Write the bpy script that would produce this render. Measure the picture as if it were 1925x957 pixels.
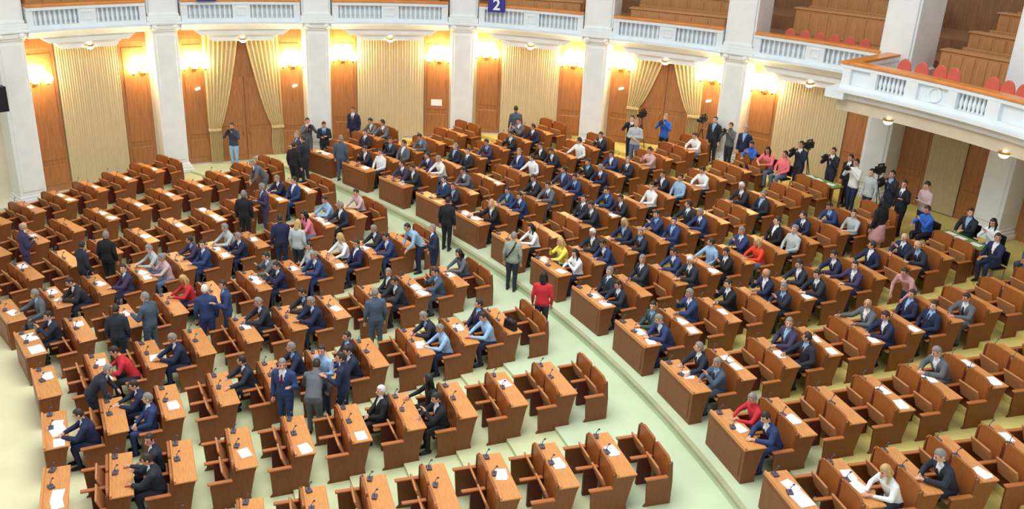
import bpy, math, random
from mathutils import Vector, Matrix, Euler
random.seed(7)
sc = bpy.context.scene
for o in list(bpy.data.objects): bpy.data.objects.remove(o)
COL = sc.collection
R_ = math.radians

# ------------------------------------------------------------------ camera, light, exposure
cam_d = bpy.data.cameras.new('camera'); cam = bpy.data.objects.new('camera', cam_d); COL.objects.link(cam)
th, ro = R_(22.394), R_(2.842)
F = Vector((0, math.cos(th), -math.sin(th))); U0 = Vector((0, math.sin(th), math.cos(th))); X0 = Vector((1, 0, 0))
rx = X0*math.cos(ro) + U0*math.sin(ro); up = -X0*math.sin(ro) + U0*math.cos(ro)
M = Matrix((rx, up, -F)).transposed().to_4x4(); M.translation = Vector((0, 0, 10.875))
cam.matrix_world = M
cam_d.sensor_width = 36; cam_d.lens = 36*1731.4/1925; cam_d.clip_end = 300
sc.camera = cam

world = bpy.data.worlds.new('hall_air'); sc.world = world; world.use_nodes = True
world.node_tree.nodes['Background'].inputs[0].default_value = (.96, 1.0, .975, 1)
world.node_tree.nodes['Background'].inputs[1].default_value = .72
def area(name, loc, size, power, col, rot=(0, 0, 0)):
    d = bpy.data.lights.new(name, 'AREA'); d.shape = 'DISK'; d.size = size; d.energy = power; d.color = col
    o = bpy.data.objects.new(name, d); COL.objects.link(o); o.location = loc; o.rotation_euler = rot
    return o
area('ceiling_laylight', (-2.2, 16.2, 17.0), 13, 2600, (.97, 1.0, .96))
vs = sc.view_settings
vs.view_transform = 'Standard'; vs.look = 'None'; vs.gamma = 1; vs.use_curve_mapping = False; vs.exposure = .16

# ------------------------------------------------------------------ materials
def s2l(c): return tuple(((v/255)/12.92 if v/255 <= .04045 else ((v/255+.055)/1.055)**2.4) for v in c)
MATS = {}
def mat(name, rgb, rough=.5, var=.08, scale=6., stretch=(1, 1, 1), bump=0., metal=0., emis=0., spec=.4, coords='Object'):
    if name in MATS: return MATS[name]
    m = bpy.data.materials.new(name); m.use_nodes = True; MATS[name] = m
    nt = m.node_tree; b = nt.nodes['Principled BSDF']; N = nt.nodes.new
    c = s2l(rgb)
    tc = N('ShaderNodeTexCoord'); mp = N('ShaderNodeMapping'); mp.inputs['Scale'].default_value = stretch
    nz = N('ShaderNodeTexNoise'); nz.inputs['Scale'].default_value = scale; nz.inputs['Detail'].default_value = 4
    rp = N('ShaderNodeValToRGB'); rp.color_ramp.elements[0].position = .3; rp.color_ramp.elements[1].position = .7
    rp.color_ramp.elements[0].color = tuple(max(0, v*(1-var*1.6)) for v in c)+(1,)
    rp.color_ramp.elements[1].color = tuple(min(1, v*(1+var)) for v in c)+(1,)
    nt.links.new(tc.outputs[coords], mp.inputs[0]); nt.links.new(mp.outputs[0], nz.inputs['Vector'])
    nt.links.new(nz.outputs['Fac'], rp.inputs[0]); nt.links.new(rp.outputs[0], b.inputs['Base Color'])
    b.inputs['Roughness'].default_value = rough; b.inputs['Metallic'].default_value = metal
    b.inputs['Specular IOR Level'].default_value = spec
    if bump:
        bp = N('ShaderNodeBump'); bp.inputs['Strength'].default_value = bump; bp.inputs['Distance'].default_value = .02
        nt.links.new(nz.outputs['Fac'], bp.inputs['Height']); nt.links.new(bp.outputs[0], b.inputs['Normal'])
    if emis:
        b.inputs['Emission Color'].default_value = c+(1,); b.inputs['Emission Strength'].default_value = emis
    return m
GR = (1.2, 14, 14)
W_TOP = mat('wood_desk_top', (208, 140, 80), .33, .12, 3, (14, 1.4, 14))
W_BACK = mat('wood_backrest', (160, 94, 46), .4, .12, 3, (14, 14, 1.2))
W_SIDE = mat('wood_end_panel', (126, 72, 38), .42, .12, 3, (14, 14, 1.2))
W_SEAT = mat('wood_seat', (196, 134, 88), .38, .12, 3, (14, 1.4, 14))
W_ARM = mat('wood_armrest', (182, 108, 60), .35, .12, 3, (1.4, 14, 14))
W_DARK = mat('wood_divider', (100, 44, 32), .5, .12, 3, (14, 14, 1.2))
W_WALL = mat('wood_wall_panel', (172, 116, 72), .38, .14, 2, (10, 10, 1.0))
W_DOOR = mat('wood_door', (176, 118, 74), .4, .14, 2, (10, 10, 1.0))
W_GAL = mat('wood_gallery', (204, 146, 94), .45, .12, 2, (8, 8, 1.0))
W_GALD = mat('wood_gallery_wall', (156, 114, 82), .5, .14, 2, (6, 6, .8))
W_RAIL = mat('wood_handrail', (224, 138, 60), .3, .1, 3)
STONE = mat('white_stone', (238, 241, 243), .45, .03, 2)
STONE2 = mat('white_plaster', (230, 237, 243), .5, .03, 2)
BEAM = mat('beige_beam_plaster', (214, 202, 182), .55, .04, 2)
PLAST = mat('cream_plaster', (226, 214, 190), .6, .04, 1)
FABRIC = mat('cream_pleated_fabric', (208, 190, 154), .8, .04, 5, (6, 6, .4))
DRAPE = mat('gold_drape_fabric', (218, 194, 146), .75, .08, 5, (6, 6, .4))
CARP1 = mat('pale_aisle_carpet_tone', (196, 210, 178), .9, .05, .9, bump=.15)
CARP2 = mat('cream_tier_carpet_tone', (202, 206, 164), .9, .06, .9, bump=.15)
CARP3 = mat('yellow_tier_carpet_tone', (220, 204, 124), .9, .07, .9, bump=.15)  # carpet tone set by tier group, yellower on the rear tiers
CARP0 = mat('cream_front_carpet_tone', (226, 220, 182), .9, .05, .9, bump=.15)
NOSING = mat('step_edge_strip', (170, 172, 136), .7, .06, 3)
PAPER = mat('white_paper', (246, 246, 250), .6, .02, 3)
MIC = mat('grey_microphone', (84, 80, 96), .45, .1, 8)
BRASS = mat('brass', (196, 150, 74), .3, .06, 6, metal=.9)
GLOBE = mat('lamp_glass', (255, 226, 168), .3, .0, 3, emis=34)
SPOT = mat('soffit_lamp_glass', (255, 244, 206), .3, .0, 3, emis=5)
SIGNL = mat('small_lit_sign', (250, 246, 226), .4, .0, 3, emis=1.6)
BLUE = mat('blue_sign', (52, 44, 140), .5, .05, 4)
WHITE = mat('white_print', (240, 242, 250), .5, .02, 4)
REDC = mat('red_upholstery', (220, 108, 90), .8, .08, 5)
GREEN = mat('green_baize', (120, 150, 74), .85, .08, 6)
BLACK = mat('black_plastic', (30, 31, 36), .45, .1, 6)
GREYM = mat('grey_metal', (120, 124, 132), .35, .08, 6, metal=.7)
LEATHER = mat('black_leather', (28, 26, 30), .4, .1, 8)
SHOE = mat('black_shoe', (26, 24, 26), .35, .05, 6)
DARKF = mat('dark_features', (48, 30, 26), .6, .05, 6)
SKINS = [mat('skin_%s' % n, c, .5, .04, 12) for n, c in (('fair', (226, 178, 152)), ('light', (216, 166, 138)), ('tan', (200, 148, 118)), ('ruddy', (214, 154, 132)))]
HAIRC = {'d': mat('hair_dark_brown', (52, 42, 38), .5, .15, 20), 'k': mat('hair_black', (34, 28, 28), .45, .15, 20), 'g': mat('hair_grey', (138, 132, 128), .55, .12, 20),
         'w': mat('hair_white', (220, 218, 214), .6, .08, 20), 'l': mat('hair_blond', (196, 164, 112), .5, .12, 20), 'b': mat('hair_grey_fringe', (150, 142, 134), .55, .12, 20)}
CLO = {'navy': (34, 42, 74), 'blue': (44, 62, 108), 'dark': (40, 44, 58), 'black': (28, 29, 36), 'grey': (96, 100, 108), 'bluegrey': (74, 88, 108), 'purple': (62, 56, 90),
       'white': (232, 234, 238), 'lblue': (150, 184, 220), 'lgrey': (182, 190, 194), 'red': (200, 46, 58), 'pink': (222, 130, 150), 'pinkgrey': (206, 176, 178), 'yellow': (232, 220, 92),
       'orange': (232, 66, 44), 'darkblue': (60, 70, 96), 'sage': (150, 160, 146), 'brightblue': (50, 100, 200), 'coral': (236, 120, 128), 'jeans': (96, 118, 150), 'tie': (90, 30, 44), 'tie2': (40, 52, 100), 'dustypink': (196, 146, 150), 'green': (60, 84, 80)}
CNAME = {'lblue': 'light-blue', 'lgrey': 'light-grey', 'bluegrey': 'blue-grey', 'pinkgrey': 'pinkish-grey', 'darkblue': 'dark-blue', 'brightblue': 'bright-blue', 'dark': 'charcoal', 'sage': 'grey-green', 'dustypink': 'dusty-pink'}
def cloth(n): return mat('cloth_%s' % n, CLO[n], .8, .07, 14)

# ------------------------------------------------------------------ mesh helpers
class MB:
    def __init__(s): s.v = []; s.f = []; s.m = []
    def add(s, v, f, mi=0):
        n = len(s.v); s.v += [tuple(p) for p in v]; s.f += [tuple(i+n for i in q) for q in f]; s.m += [mi]*len(f); return s
    def box(s, x0, x1, y0, y1, z0, z1, mi=0, tf=None):
        v = [(x, y, z) for x in (x0, x1) for y in (y0, y1) for z in (z0, z1)]
        if tf is not None: v = [tf @ Vector(p) for p in v]
        return s.add(v, [(0, 1, 3, 2), (4, 6, 7, 5), (0, 4, 5, 1), (2, 3, 7, 6), (0, 2, 6, 4), (1, 5, 7, 3)], mi)
    def prism(s, poly, axis, a, b, mi=0):
        """poly: list of 2D points; extruded along axis (0,1,2) from a to b"""
        n = len(poly)
        def mk(p, t):
            if axis == 0: return (t, p[0], p[1])
            if axis == 1: return (p[0], t, p[1])
            return (p[0], p[1], t)
        v = [mk(p, a) for p in poly]+[mk(p, b) for p in poly]
        f = [tuple(range(n)), tuple(reversed(range(n, 2*n)))]+[(i, i+n, (i+1) % n+n, (i+1) % n) for i in range(n)]
        return s.add(v, f, mi)
    def lathe(s, prof, n=12, c=(0, 0, 0), mi=0):
        v = []; f = []
        for r, z in prof:
            for k in range(n):
                a = 2*math.pi*k/n; v.append((c[0]+r*math.cos(a), c[1]+r*math.sin(a), c[2]+z))
        for i in range(len(prof)-1):
            for k in range(n):
                k2 = (k+1) % n; f.append((i*n+k, i*n+k2, (i+1)*n+k2, (i+1)*n+k))
        f.append(tuple(reversed(range(n)))); f.append(tuple(range((len(prof)-1)*n, len(prof)*n)))
        return s.add(v, f, mi)
    def tube(s, pts, rads, n=10, mi=0, caps=True, flat=1.0, side=None):
        pts = [Vector(p) for p in pts]; P = []; Rr = []
        if caps:
            d0 = (pts[0]-pts[1]).normalized(); d1 = (pts[-1]-pts[-2]).normalized()
            P += [pts[0]+d0*rads[0]*.95, pts[0]+d0*rads[0]*.6]; Rr += [rads[0]*.25, rads[0]*.8]
            P += pts; Rr += list(rads)
            P += [pts[-1]+d1*rads[-1]*.6, pts[-1]+d1*rads[-1]*.95]; Rr += [rads[-1]*.8, rads[-1]*.25]
        else: P = pts; Rr = list(rads)
        v = []; f = []; prev = Vector(side) if side else None
        for i, p in enumerate(P):
            t = (P[min(i+1, len(P)-1)]-P[max(i-1, 0)]).normalized()
            if prev is None:
                prev = Vector((0, 1, 0)) if abs(t.y) < .8 else Vector((1, 0, 0))
            u = (prev-t*prev.dot(t)).normalized(); w = t.cross(u); prev = u
            for k in range(n):
                a = 2*math.pi*k/n; v.append(p+u*math.cos(a)*Rr[i]+w*math.sin(a)*Rr[i]*flat)
        for i in range(len(P)-1):
            for k in range(n):
                k2 = (k+1) % n; f.append((i*n+k, i*n+k2, (i+1)*n+k2, (i+1)*n+k))
        f.append(tuple(reversed(range(n)))); f.append(tuple(range((len(P)-1)*n, len(P)*n)))
        return s.add(v, f, mi)
    def ell(s, c, r, rot=None, n=14, h=9, mi=0, fn=None):
        v = [];f = []
        for j in range(h+1):
            ph = math.pi*j/h
            ph = min(max(ph, .06), math.pi-.06)
            for k in range(n):
                a = 2*math.pi*k/n
                d = Vector((math.sin(ph)*math.cos(a), math.sin(ph)*math.sin(a), math.cos(ph)))
                p = Vector((d.x*r[0], d.y*r[1], d.z*r[2]))
                if fn: p = fn(d, p)
                if rot is not None: p = rot @ p
                v.append(p+Vector(c))
        for j in range(h):
            for k in range(n):
                k2 = (k+1) % n; f.append((j*n+k, (j+1)*n+k, (j+1)*n+k2, j*n+k2))
        f.append(tuple(range(n))); f.append(tuple(reversed(range(h*n, h*n+n))))
        return s.add(v, f, mi)
    def mesh(s, name, mats, smooth=False):
        me = bpy.data.meshes.new(name); me.from_pydata(s.v, [], s.f)
        for m in (mats if isinstance(mats, (list, tuple)) else [mats]): me.materials.append(m)
        me.polygons.foreach_set('material_index', s.m)
        if smooth: me.polygons.foreach_set('use_smooth', [True]*len(s.f))
        me.update(); return me
def bevelled(me, w=.008):
    """rounded edges baked into a shared mesh"""
    import bmesh
    bm = bmesh.new(); bm.from_mesh(me); bmesh.ops.recalc_face_normals(bm, faces=bm.faces)
    ed = [e for e in bm.edges if len(e.link_faces) == 2 and e.calc_face_angle(0) > .6]
    bmesh.ops.bevel(bm, geom=ed, offset=w, segments=1, affect='EDGES', clamp_overlap=True)
    bm.to_mesh(me); bm.free(); return me
def fixn(me):
    import bmesh
    bm = bmesh.new(); bm.from_mesh(me); bmesh.ops.recalc_face_normals(bm, faces=bm.faces); bm.to_mesh(me); bm.free(); return me
def ob(name, data, parent=None, loc=(0, 0, 0), rot=(0, 0, 0), scale=(1, 1, 1)):
    o = bpy.data.objects.new(name, data); COL.objects.link(o)
    o.location = loc; o.rotation_euler = rot; o.scale = scale
    if parent is not None: o.parent = parent
    return o
def tag(o, label, cat, group=None, kind=None):
    o['label'] = label; o['category'] = cat
    if group: o['group'] = group
    if kind: o['kind'] = kind
    return o
def struct(o, label=None):
    o['kind'] = 'structure'
    if label: o['label'] = label
    return o
ORD = ['zeroth', 'first', 'second', 'third', 'fourth', 'fifth', 'sixth', 'seventh', 'eighth', 'ninth', 'tenth', 'eleventh', 'twelfth', 'thirteenth']

# ------------------------------------------------------------------ plan of the hall
PX, PY = -30.89, 4.18                 # centre of the arcs of seats (the rostrum side)
RL, pL, rL = 34.87, 1.105, .0825      # left (lower) block: radius of the desk edge by the aisle, row pitch, rise
RR, pR, rR, zR = 37.54, 1.09, .145, .19
HX, HY = -2.16, 16.24                 # centre of the round hall
RW = 20.25                            # wall radius
WID = 1.42                            # width of a two-seat desk
BK = .47                              # desk edge to the front of the backrest it hangs on
def phi(b, k): return R_(16.7+4.86*k) if b == 'L' else R_(16.75+3.28*(k-1))
def tip(b, i): return RL-pL*i if b == 'L' else RR+pR*i
def lev(b, i): return -rL*i if b == 'L' else zR+rR*i
def rows(b, k):
    if b == 'L': return range(2 if k == 8 else 0, 10)
    return range(0, {8: 7, 9: 7, 10: 5, 11: 3}.get(k, 9))
def floor_z(x, y):
    r = math.hypot(x-PX, y-PY)
    if r < RL-BK: return -rL*max(0, min(9, math.ceil((RL-BK-r)/pL)))
    if r < 36.75: return 0.
    return zR+rR*max(0, min(9, math.floor((r-RR+BK)/pR)))
def polar(b, k, i):
    """world point from a chain number and a row number (fractions allowed)"""
    r = RL-pL*i if b == 'L' else RR+pR*i
    a = phi(b, k); return PX+r*math.cos(a), PY+r*math.sin(a)
def hall(a, r, z=0): return Vector((HX+r*math.cos(R_(a)), HY+r*math.sin(R_(a)), z))

# ------------------------------------------------------------------ floor: concentric carpeted tiers
def clip(a, ra, rb):
    d = Vector((math.cos(a), math.sin(a))); o = Vector((PX-HX, PY-HY)); bq = d.dot(o); cq = o.dot(o)-(RW+.05)**2
    D = bq*bq-cq
    if D <= 0: return None
    s1, s2 = -bq-math.sqrt(D), -bq+math.sqrt(D)
    lo, hi = max(ra, s1), min(rb, s2)
    return (lo, hi) if hi > lo+1e-4 else None
def tier(mb, ra, rb, z, zprev, mi, a0=-26, a1=66, n=230):
    """tread from ra to rb at height z, with the riser at ra down to zprev and a nosing strip"""
    prev = None
    for k in range(n+1):
        a = R_(a0+(a1-a0)*k/n); c = clip(a, ra, rb)
        cur = None
        if c:
            ca, sa = math.cos(a), math.sin(a)
            cur = [(PX+ca*c[0], PY+sa*c[0], z), (PX+ca*c[1], PY+sa*c[1], z), (PX+ca*c[0], PY+sa*c[0], zprev), c[0] <= ra+1e-6]
        if prev and cur:
            mb.add([prev[0], prev[1], cur[1], cur[0]], [(0, 1, 2, 3)], mi)
            if zprev < z and prev[3] and cur[3]: mb.add([prev[2], prev[0], cur[0], cur[2]], [(0, 1, 2, 3)], mi)
        prev = cur
mb = MB()
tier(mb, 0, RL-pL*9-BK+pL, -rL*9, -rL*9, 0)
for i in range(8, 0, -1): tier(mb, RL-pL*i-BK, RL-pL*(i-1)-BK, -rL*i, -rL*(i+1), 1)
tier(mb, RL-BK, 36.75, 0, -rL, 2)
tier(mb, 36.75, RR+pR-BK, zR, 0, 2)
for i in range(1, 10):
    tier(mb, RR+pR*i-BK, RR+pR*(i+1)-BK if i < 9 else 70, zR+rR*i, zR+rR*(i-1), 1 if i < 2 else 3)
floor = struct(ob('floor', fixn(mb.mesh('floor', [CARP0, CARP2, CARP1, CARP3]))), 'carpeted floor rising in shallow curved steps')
mb = MB()
for rr, z in ((36.75, zR),):
    pr = None
    for k in range(231):
        a = R_(-26+92*k/230); c = clip(a, rr-.05, rr+.12)
        cur = None
        if c: cur = [(PX+math.cos(a)*q, PY+math.sin(a)*q, zz) for q, zz in ((rr-.015, z-.06), (rr-.015, z+.006), (rr+.1, z+.006))]
        if pr and cur: mb.add(pr+cur, [(0, 1, 4, 3), (1, 2, 5, 4)], 0)
        pr = cur
ob('step_nosing', mb.mesh('step_nosing', NOSING), floor)

# ------------------------------------------------------------------ bench desks
def rounded_back(w, h0, h1, t, big=.16, small=.05):
    """backrest panel in the y-z plane; outer top corner strongly rounded; thickness along x (0..t)"""
    p = [(-w/2, h0), (w/2, h0)]
    for j in range(6):
        a = j/5*math.pi/2; p.append((w/2-big+big*math.cos(a), h1-big*.8+big*.8*math.sin(a)))
    for j in range(4):
        a = math.pi/2+j/3*math.pi/2; p.append((-w/2+small+small*math.cos(a), h1-small+small*math.sin(a)))
    return MB().prism(p, 0, 0, t)
PM = {}
def pew_meshes(b):
    rise = rL if b == 'L' else rR
    zt = .775+rise; hb = zt+.13
    d = {}
    d['hb'] = hb; d['zt'] = zt
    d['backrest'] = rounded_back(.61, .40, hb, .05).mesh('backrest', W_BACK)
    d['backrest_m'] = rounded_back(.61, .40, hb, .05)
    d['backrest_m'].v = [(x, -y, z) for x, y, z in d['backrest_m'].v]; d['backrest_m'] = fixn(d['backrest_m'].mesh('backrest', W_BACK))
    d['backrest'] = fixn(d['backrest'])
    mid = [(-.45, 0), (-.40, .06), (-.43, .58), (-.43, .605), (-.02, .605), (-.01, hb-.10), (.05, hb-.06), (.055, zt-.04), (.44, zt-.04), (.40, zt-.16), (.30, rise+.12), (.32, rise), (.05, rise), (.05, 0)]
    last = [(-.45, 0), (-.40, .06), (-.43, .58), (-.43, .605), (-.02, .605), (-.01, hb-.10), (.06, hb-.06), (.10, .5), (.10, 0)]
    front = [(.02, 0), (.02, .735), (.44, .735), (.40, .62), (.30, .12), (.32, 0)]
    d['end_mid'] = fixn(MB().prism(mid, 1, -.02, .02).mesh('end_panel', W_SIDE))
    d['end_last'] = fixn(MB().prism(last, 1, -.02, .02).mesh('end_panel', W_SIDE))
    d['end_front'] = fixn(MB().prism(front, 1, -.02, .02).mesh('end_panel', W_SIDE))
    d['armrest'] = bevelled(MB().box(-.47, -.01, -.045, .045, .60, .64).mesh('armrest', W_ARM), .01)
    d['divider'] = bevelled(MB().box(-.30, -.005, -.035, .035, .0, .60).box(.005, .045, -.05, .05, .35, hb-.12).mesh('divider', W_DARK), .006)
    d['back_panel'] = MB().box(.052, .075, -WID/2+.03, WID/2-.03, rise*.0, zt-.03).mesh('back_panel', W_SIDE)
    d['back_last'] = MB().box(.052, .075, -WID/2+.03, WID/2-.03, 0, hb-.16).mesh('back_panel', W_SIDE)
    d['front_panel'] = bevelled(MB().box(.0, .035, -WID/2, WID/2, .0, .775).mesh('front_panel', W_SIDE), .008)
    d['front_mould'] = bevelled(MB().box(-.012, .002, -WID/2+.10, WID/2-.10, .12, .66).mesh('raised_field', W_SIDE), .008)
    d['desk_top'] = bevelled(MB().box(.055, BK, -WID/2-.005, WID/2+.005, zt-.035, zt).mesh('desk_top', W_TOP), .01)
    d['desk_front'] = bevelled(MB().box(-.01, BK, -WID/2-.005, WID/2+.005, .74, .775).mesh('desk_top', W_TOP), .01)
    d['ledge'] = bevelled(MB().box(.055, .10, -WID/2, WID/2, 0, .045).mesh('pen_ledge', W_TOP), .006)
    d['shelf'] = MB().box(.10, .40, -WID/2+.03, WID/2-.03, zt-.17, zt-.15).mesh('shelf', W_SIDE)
    d['seat_down'] = bevelled(MB().box(-.43, -.02, -.27, .27, .425, .465).mesh('seat', W_SEAT), .015)
    up_m = Matrix.Translation((-.05, 0, .45)) @ Matrix.Rotation(R_(68), 4, 'Y') @ Matrix.Translation((.05, 0, -.45))
    d['seat_up'] = bevelled(MB().box(-.43, -.03, -.27, .27, .43, .47, 0, up_m).mesh('seat', W_SEAT), .015)
    m = MB().box(-.05, .05, -.07, .07, 0, .035).tube([(0, 0, .03), (.0, 0, .11), (.04, 0, .17)], [.008, .007, .007], 6).ell((.05, 0, .18), (.026, .018, .02), None, 8, 5)
    d['microphone'] = m.mesh('microphone', MIC)
    return d
PM['L'] = pew_meshes('L'); PM['R'] = pew_meshes('R')

# who sits where: chain -> row, near/far seat, suit or top, colour, hair
SEATED = {
('L', 1): '3ns,black,d;3ft,black,k;4fs,black,w;8ns,dark,d;8fs,dark,d',
('L', 2): '1nt,lblue,d;1fs,navy,d;2nt,lblue,g;2fs,dark,g;4ns,navy,d;4fs,dark,d;5fs,navy,g;6fs,dark,d;8ns,blue,g;8fs,navy,d;9ns,navy,d',
('L', 3): '0ft,grey,k;1ns,bluegrey,d;2ns,dark,d;2fs,dark,g;4ns,navy,g;4fs,dark,d;5fs,dark,g;7ns,navy,g;8nt,red,d',
('L', 4): '1ns,blue,d;1fs,dark,g;2ns,navy,d;2ft,white,l;3ns,blue,g;3ft,lgrey,d;4ns,navy,d;4fs,grey,d;6ft,red,l;9fs,dark,d',
('L', 5): '0ft,pinkgrey,d;1ns,dark,g;1ft,lblue,d;2nt,pink,k;4ns,navy,g;4ft,lgrey,g;5ns,blue,d;5fs,purple,d;6nt,pinkgrey,g;6ft,lgrey,g;7ns,purple,d;8ns,dark,d;9ns,grey,g',
('L', 6): '1ns,blue,d;1fs,navy,g',
('R', 0): '1nt,white,l;2ns,dark,g',
('R', 1): '0ns,blue,d;0ft,red,g;4fs,grey,g',
('R', 2): '0ns,bluegrey,g;0fs,dark,g;2ns,dark,d;2fs,purple,g;4ns,navy,d;4fs,grey,b;5ns,navy,d;5fs,navy,d;6ns,grey,d',
('R', 3): '0ns,blue,g;0fs,green,d;1fs,blue,g;2fs,black,d;3ns,dark,g;3fs,navy,b;4ns,dark,d;4fs,dark,d;5ns,purple,d;5fs,navy,d;6fs,navy,d;7ns,dark,b;7fs,navy,b',
('R', 4): '0ns,dark,d;0fs,dark,g;1fs,dark,g;2ns,dark,w;2fs,blue,d;3ns,black,d;3ft,lblue,d;4nt,orange,l;4fs,blue,g;5nt,lgrey,g;5fs,black,d;6fs,navy,d;7nt,lgrey,d;7fs,blue,d',
('R', 5): '0nt,white,k;0ft,yellow,l;1ns,blue,d;1fs,dark,w;2ns,dark,g;2fs,navy,l;3ns,blue,d;3fs,blue,d;4ns,blue,g;4fs,dark,d;6ns,dark,g;6fs,dark,w',
('R', 6): '0nt,white,k;2ns,dark,d;2fs,dark,d;3ns,dark,d;3fs,blue,d;4nt,white,d;5nt,lblue,d;5fs,dark,d;6nt,white,d',
('R', 7): '0ns,black,l;1ns,blue,d;1fs,blue,d;2ns,grey,d;2fs,dark,d;3ns,blue,d;3fs,purple,d;4ns,navy,g;4fs,black,d;5ns,dark,g;5fs,blue,d;6nt,pinkgrey,d;8nt,white,d',
('R', 8): '0ns,dark,d;0fs,blue,d;1fs,grey,d;3nt,white,d;3fs,blue,g;4ns,dark,d;4fs,black,d;5nt,white,d;6ns,dark,d',
('R', 9): '0ns,dark,d;0fs,purple,d;1nt,white,g;1fs,purple,d;2ns,dark,d;2fs,dark,g;3ns,purple,d;4ns,dark,d;5ns,navy,d;5fs,grey,d',
('R', 10): '0nt,white,d;0fs,dark,d;1ns,grey,d;1fs,dark,d;2ns,grey,d',
('R', 11): '2ns,grey,d;2fs,grey,d;1ns,dark,d'}
OCC = {}
for (b, k), t in SEATED.items():
    for e in t.split(';'):
        a, col, hair = e.split(','); OCC[(b, k, int(a[0]), 0 if a[1] == 'n' else 1)] = (a[2], col, hair)

def place(b, k, i):
    """transform of the element whose backrest front (or desk front) belongs to desk i"""
    t = tip(b, i); a = phi(b, k)+(WID/2)/t
    return (PX+math.cos(a)*(t-BK), PY+math.sin(a)*(t-BK)), a
def where(b, k, i):
    line = k+1
    return '%s block, %s line from bottom, %s' % ('left' if b == 'L' else 'right', ORD[line], ORD[i+1])
def in_view(x, y, z, mx=260, my=240):
    v = Vector((x, y, z))-cam.location; d = v.dot(F)
    if d < 1: return False
    u = 962.5+1731.4*v.dot(rx)/d; w = 478.5-1731.4*v.dot(up)/d
    return -mx < u < 1925+mx and -my < w < 957+my
SEATFRAME = {}
def add_pew(b, k, i, kind):
    """kind: 'front' desk only (desk i), 'mid' bench facing the desk before it + desk i, 'last' bench only (behind the last desk i)"""
    d = PM[b]; n = 'desk' if kind == 'front' else ('bench' if kind == 'last' else 'bench_desk')
    rws = list(rows(b, k))
    if kind == 'last':
        step = 1 if b == 'R' else -1
        (x, y), a = place(b, k, i+step); z = lev(b, i)
        row = i                                       # sitters use desk i
    elif kind == 'mid':
        (x, y), a = place(b, k, i); row = i-1 if b == 'R' else i+1; z = lev(b, row)
    else:
        (x, y), a = place(b, k, i); row = None; z = lev(b, i)
    if not in_view(x, y, z+.5): return
    root = ob(n, None, None, (x, y, z), (0, 0, a)); root.empty_display_size = .2
    pos = where(b, k, i)
    if kind == 'front': lab = 'wooden front desk with plain panel, '+'%s block, %s line from bottom' % ('left' if b == 'L' else 'right', ORD[k+1])
    elif kind == 'last': lab = 'wooden two-seat bench without desk behind, '+'%s block, %s line from bottom' % ('left' if b == 'L' else 'right', ORD[k+1])
    else: lab = 'two-seat wooden bench desk, '+pos+' desk from aisle'
    tag(root, lab, 'desk' if kind == 'front' else 'bench', 'rows of wooden bench desks')
    if kind != 'front':
        for s in (0, 1):
            yy = -.345 if s == 0 else .345
            ob('backrest', d['backrest_m' if s == 0 else 'backrest'], root, (0, yy, 0))
            ob('seat', d['seat_down' if (b, k, row, s) in OCC else 'seat_up'], root, (0, yy, 0))
            ob('armrest', d['armrest'], root, (0, (-1 if s == 0 else 1)*(WID/2-.02), 0))
            ob('end_panel', d['end_mid' if kind == 'mid' else 'end_last'], root, (0, (-1 if s == 0 else 1)*(WID/2-.03), 0))
            SEATFRAME[(b, k, row, s)] = (root.location.copy(), a, yy)
        ob('armrest', d['armrest'], root, (0, 0, 0))
        ob('divider', d['divider'], root)
        ob('back_panel', d['back_panel' if kind == 'mid' else 'back_last'], root)
    else:
        fp = ob('front_panel', d['front_panel'], root); ob('raised_field', d['front_mould'], fp)
        for s in (-1, 1): ob('end_panel', d['end_front'], root, (0, s*(WID/2-.025), 0))
    if kind != 'last':
        zt = d['zt'] if kind == 'mid' else .775
        ob('desk_top', d['desk_top'] if kind == 'mid' else d['desk_front'], root)
        ob('pen_ledge', d['ledge'], root, (0 if kind == 'mid' else -.06, 0, zt-.002))
        if kind == 'mid': ob('shelf', d['shelf'], root)
        for s in (.08, .62): ob('microphone', d['microphone'], root, (.16, s-.02, zt), (0, 0, random.uniform(-.4, .4)))
for b, ks in (('L', range(0, 9)), ('R', range(0, 12))):
    for k in ks:
        rw = list(rows(b, k))
        if b == 'L':
            add_pew(b, k, rw[-1], 'front')
            for i in rw[:-1]: add_pew(b, k, i, 'mid')
            add_pew(b, k, rw[0], 'last')
        else:
            add_pew(b, k, 0, 'front')
            for i in rw[1:]: add_pew(b, k, i, 'mid')
            add_pew(b, k, rw[-1], 'last')

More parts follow.
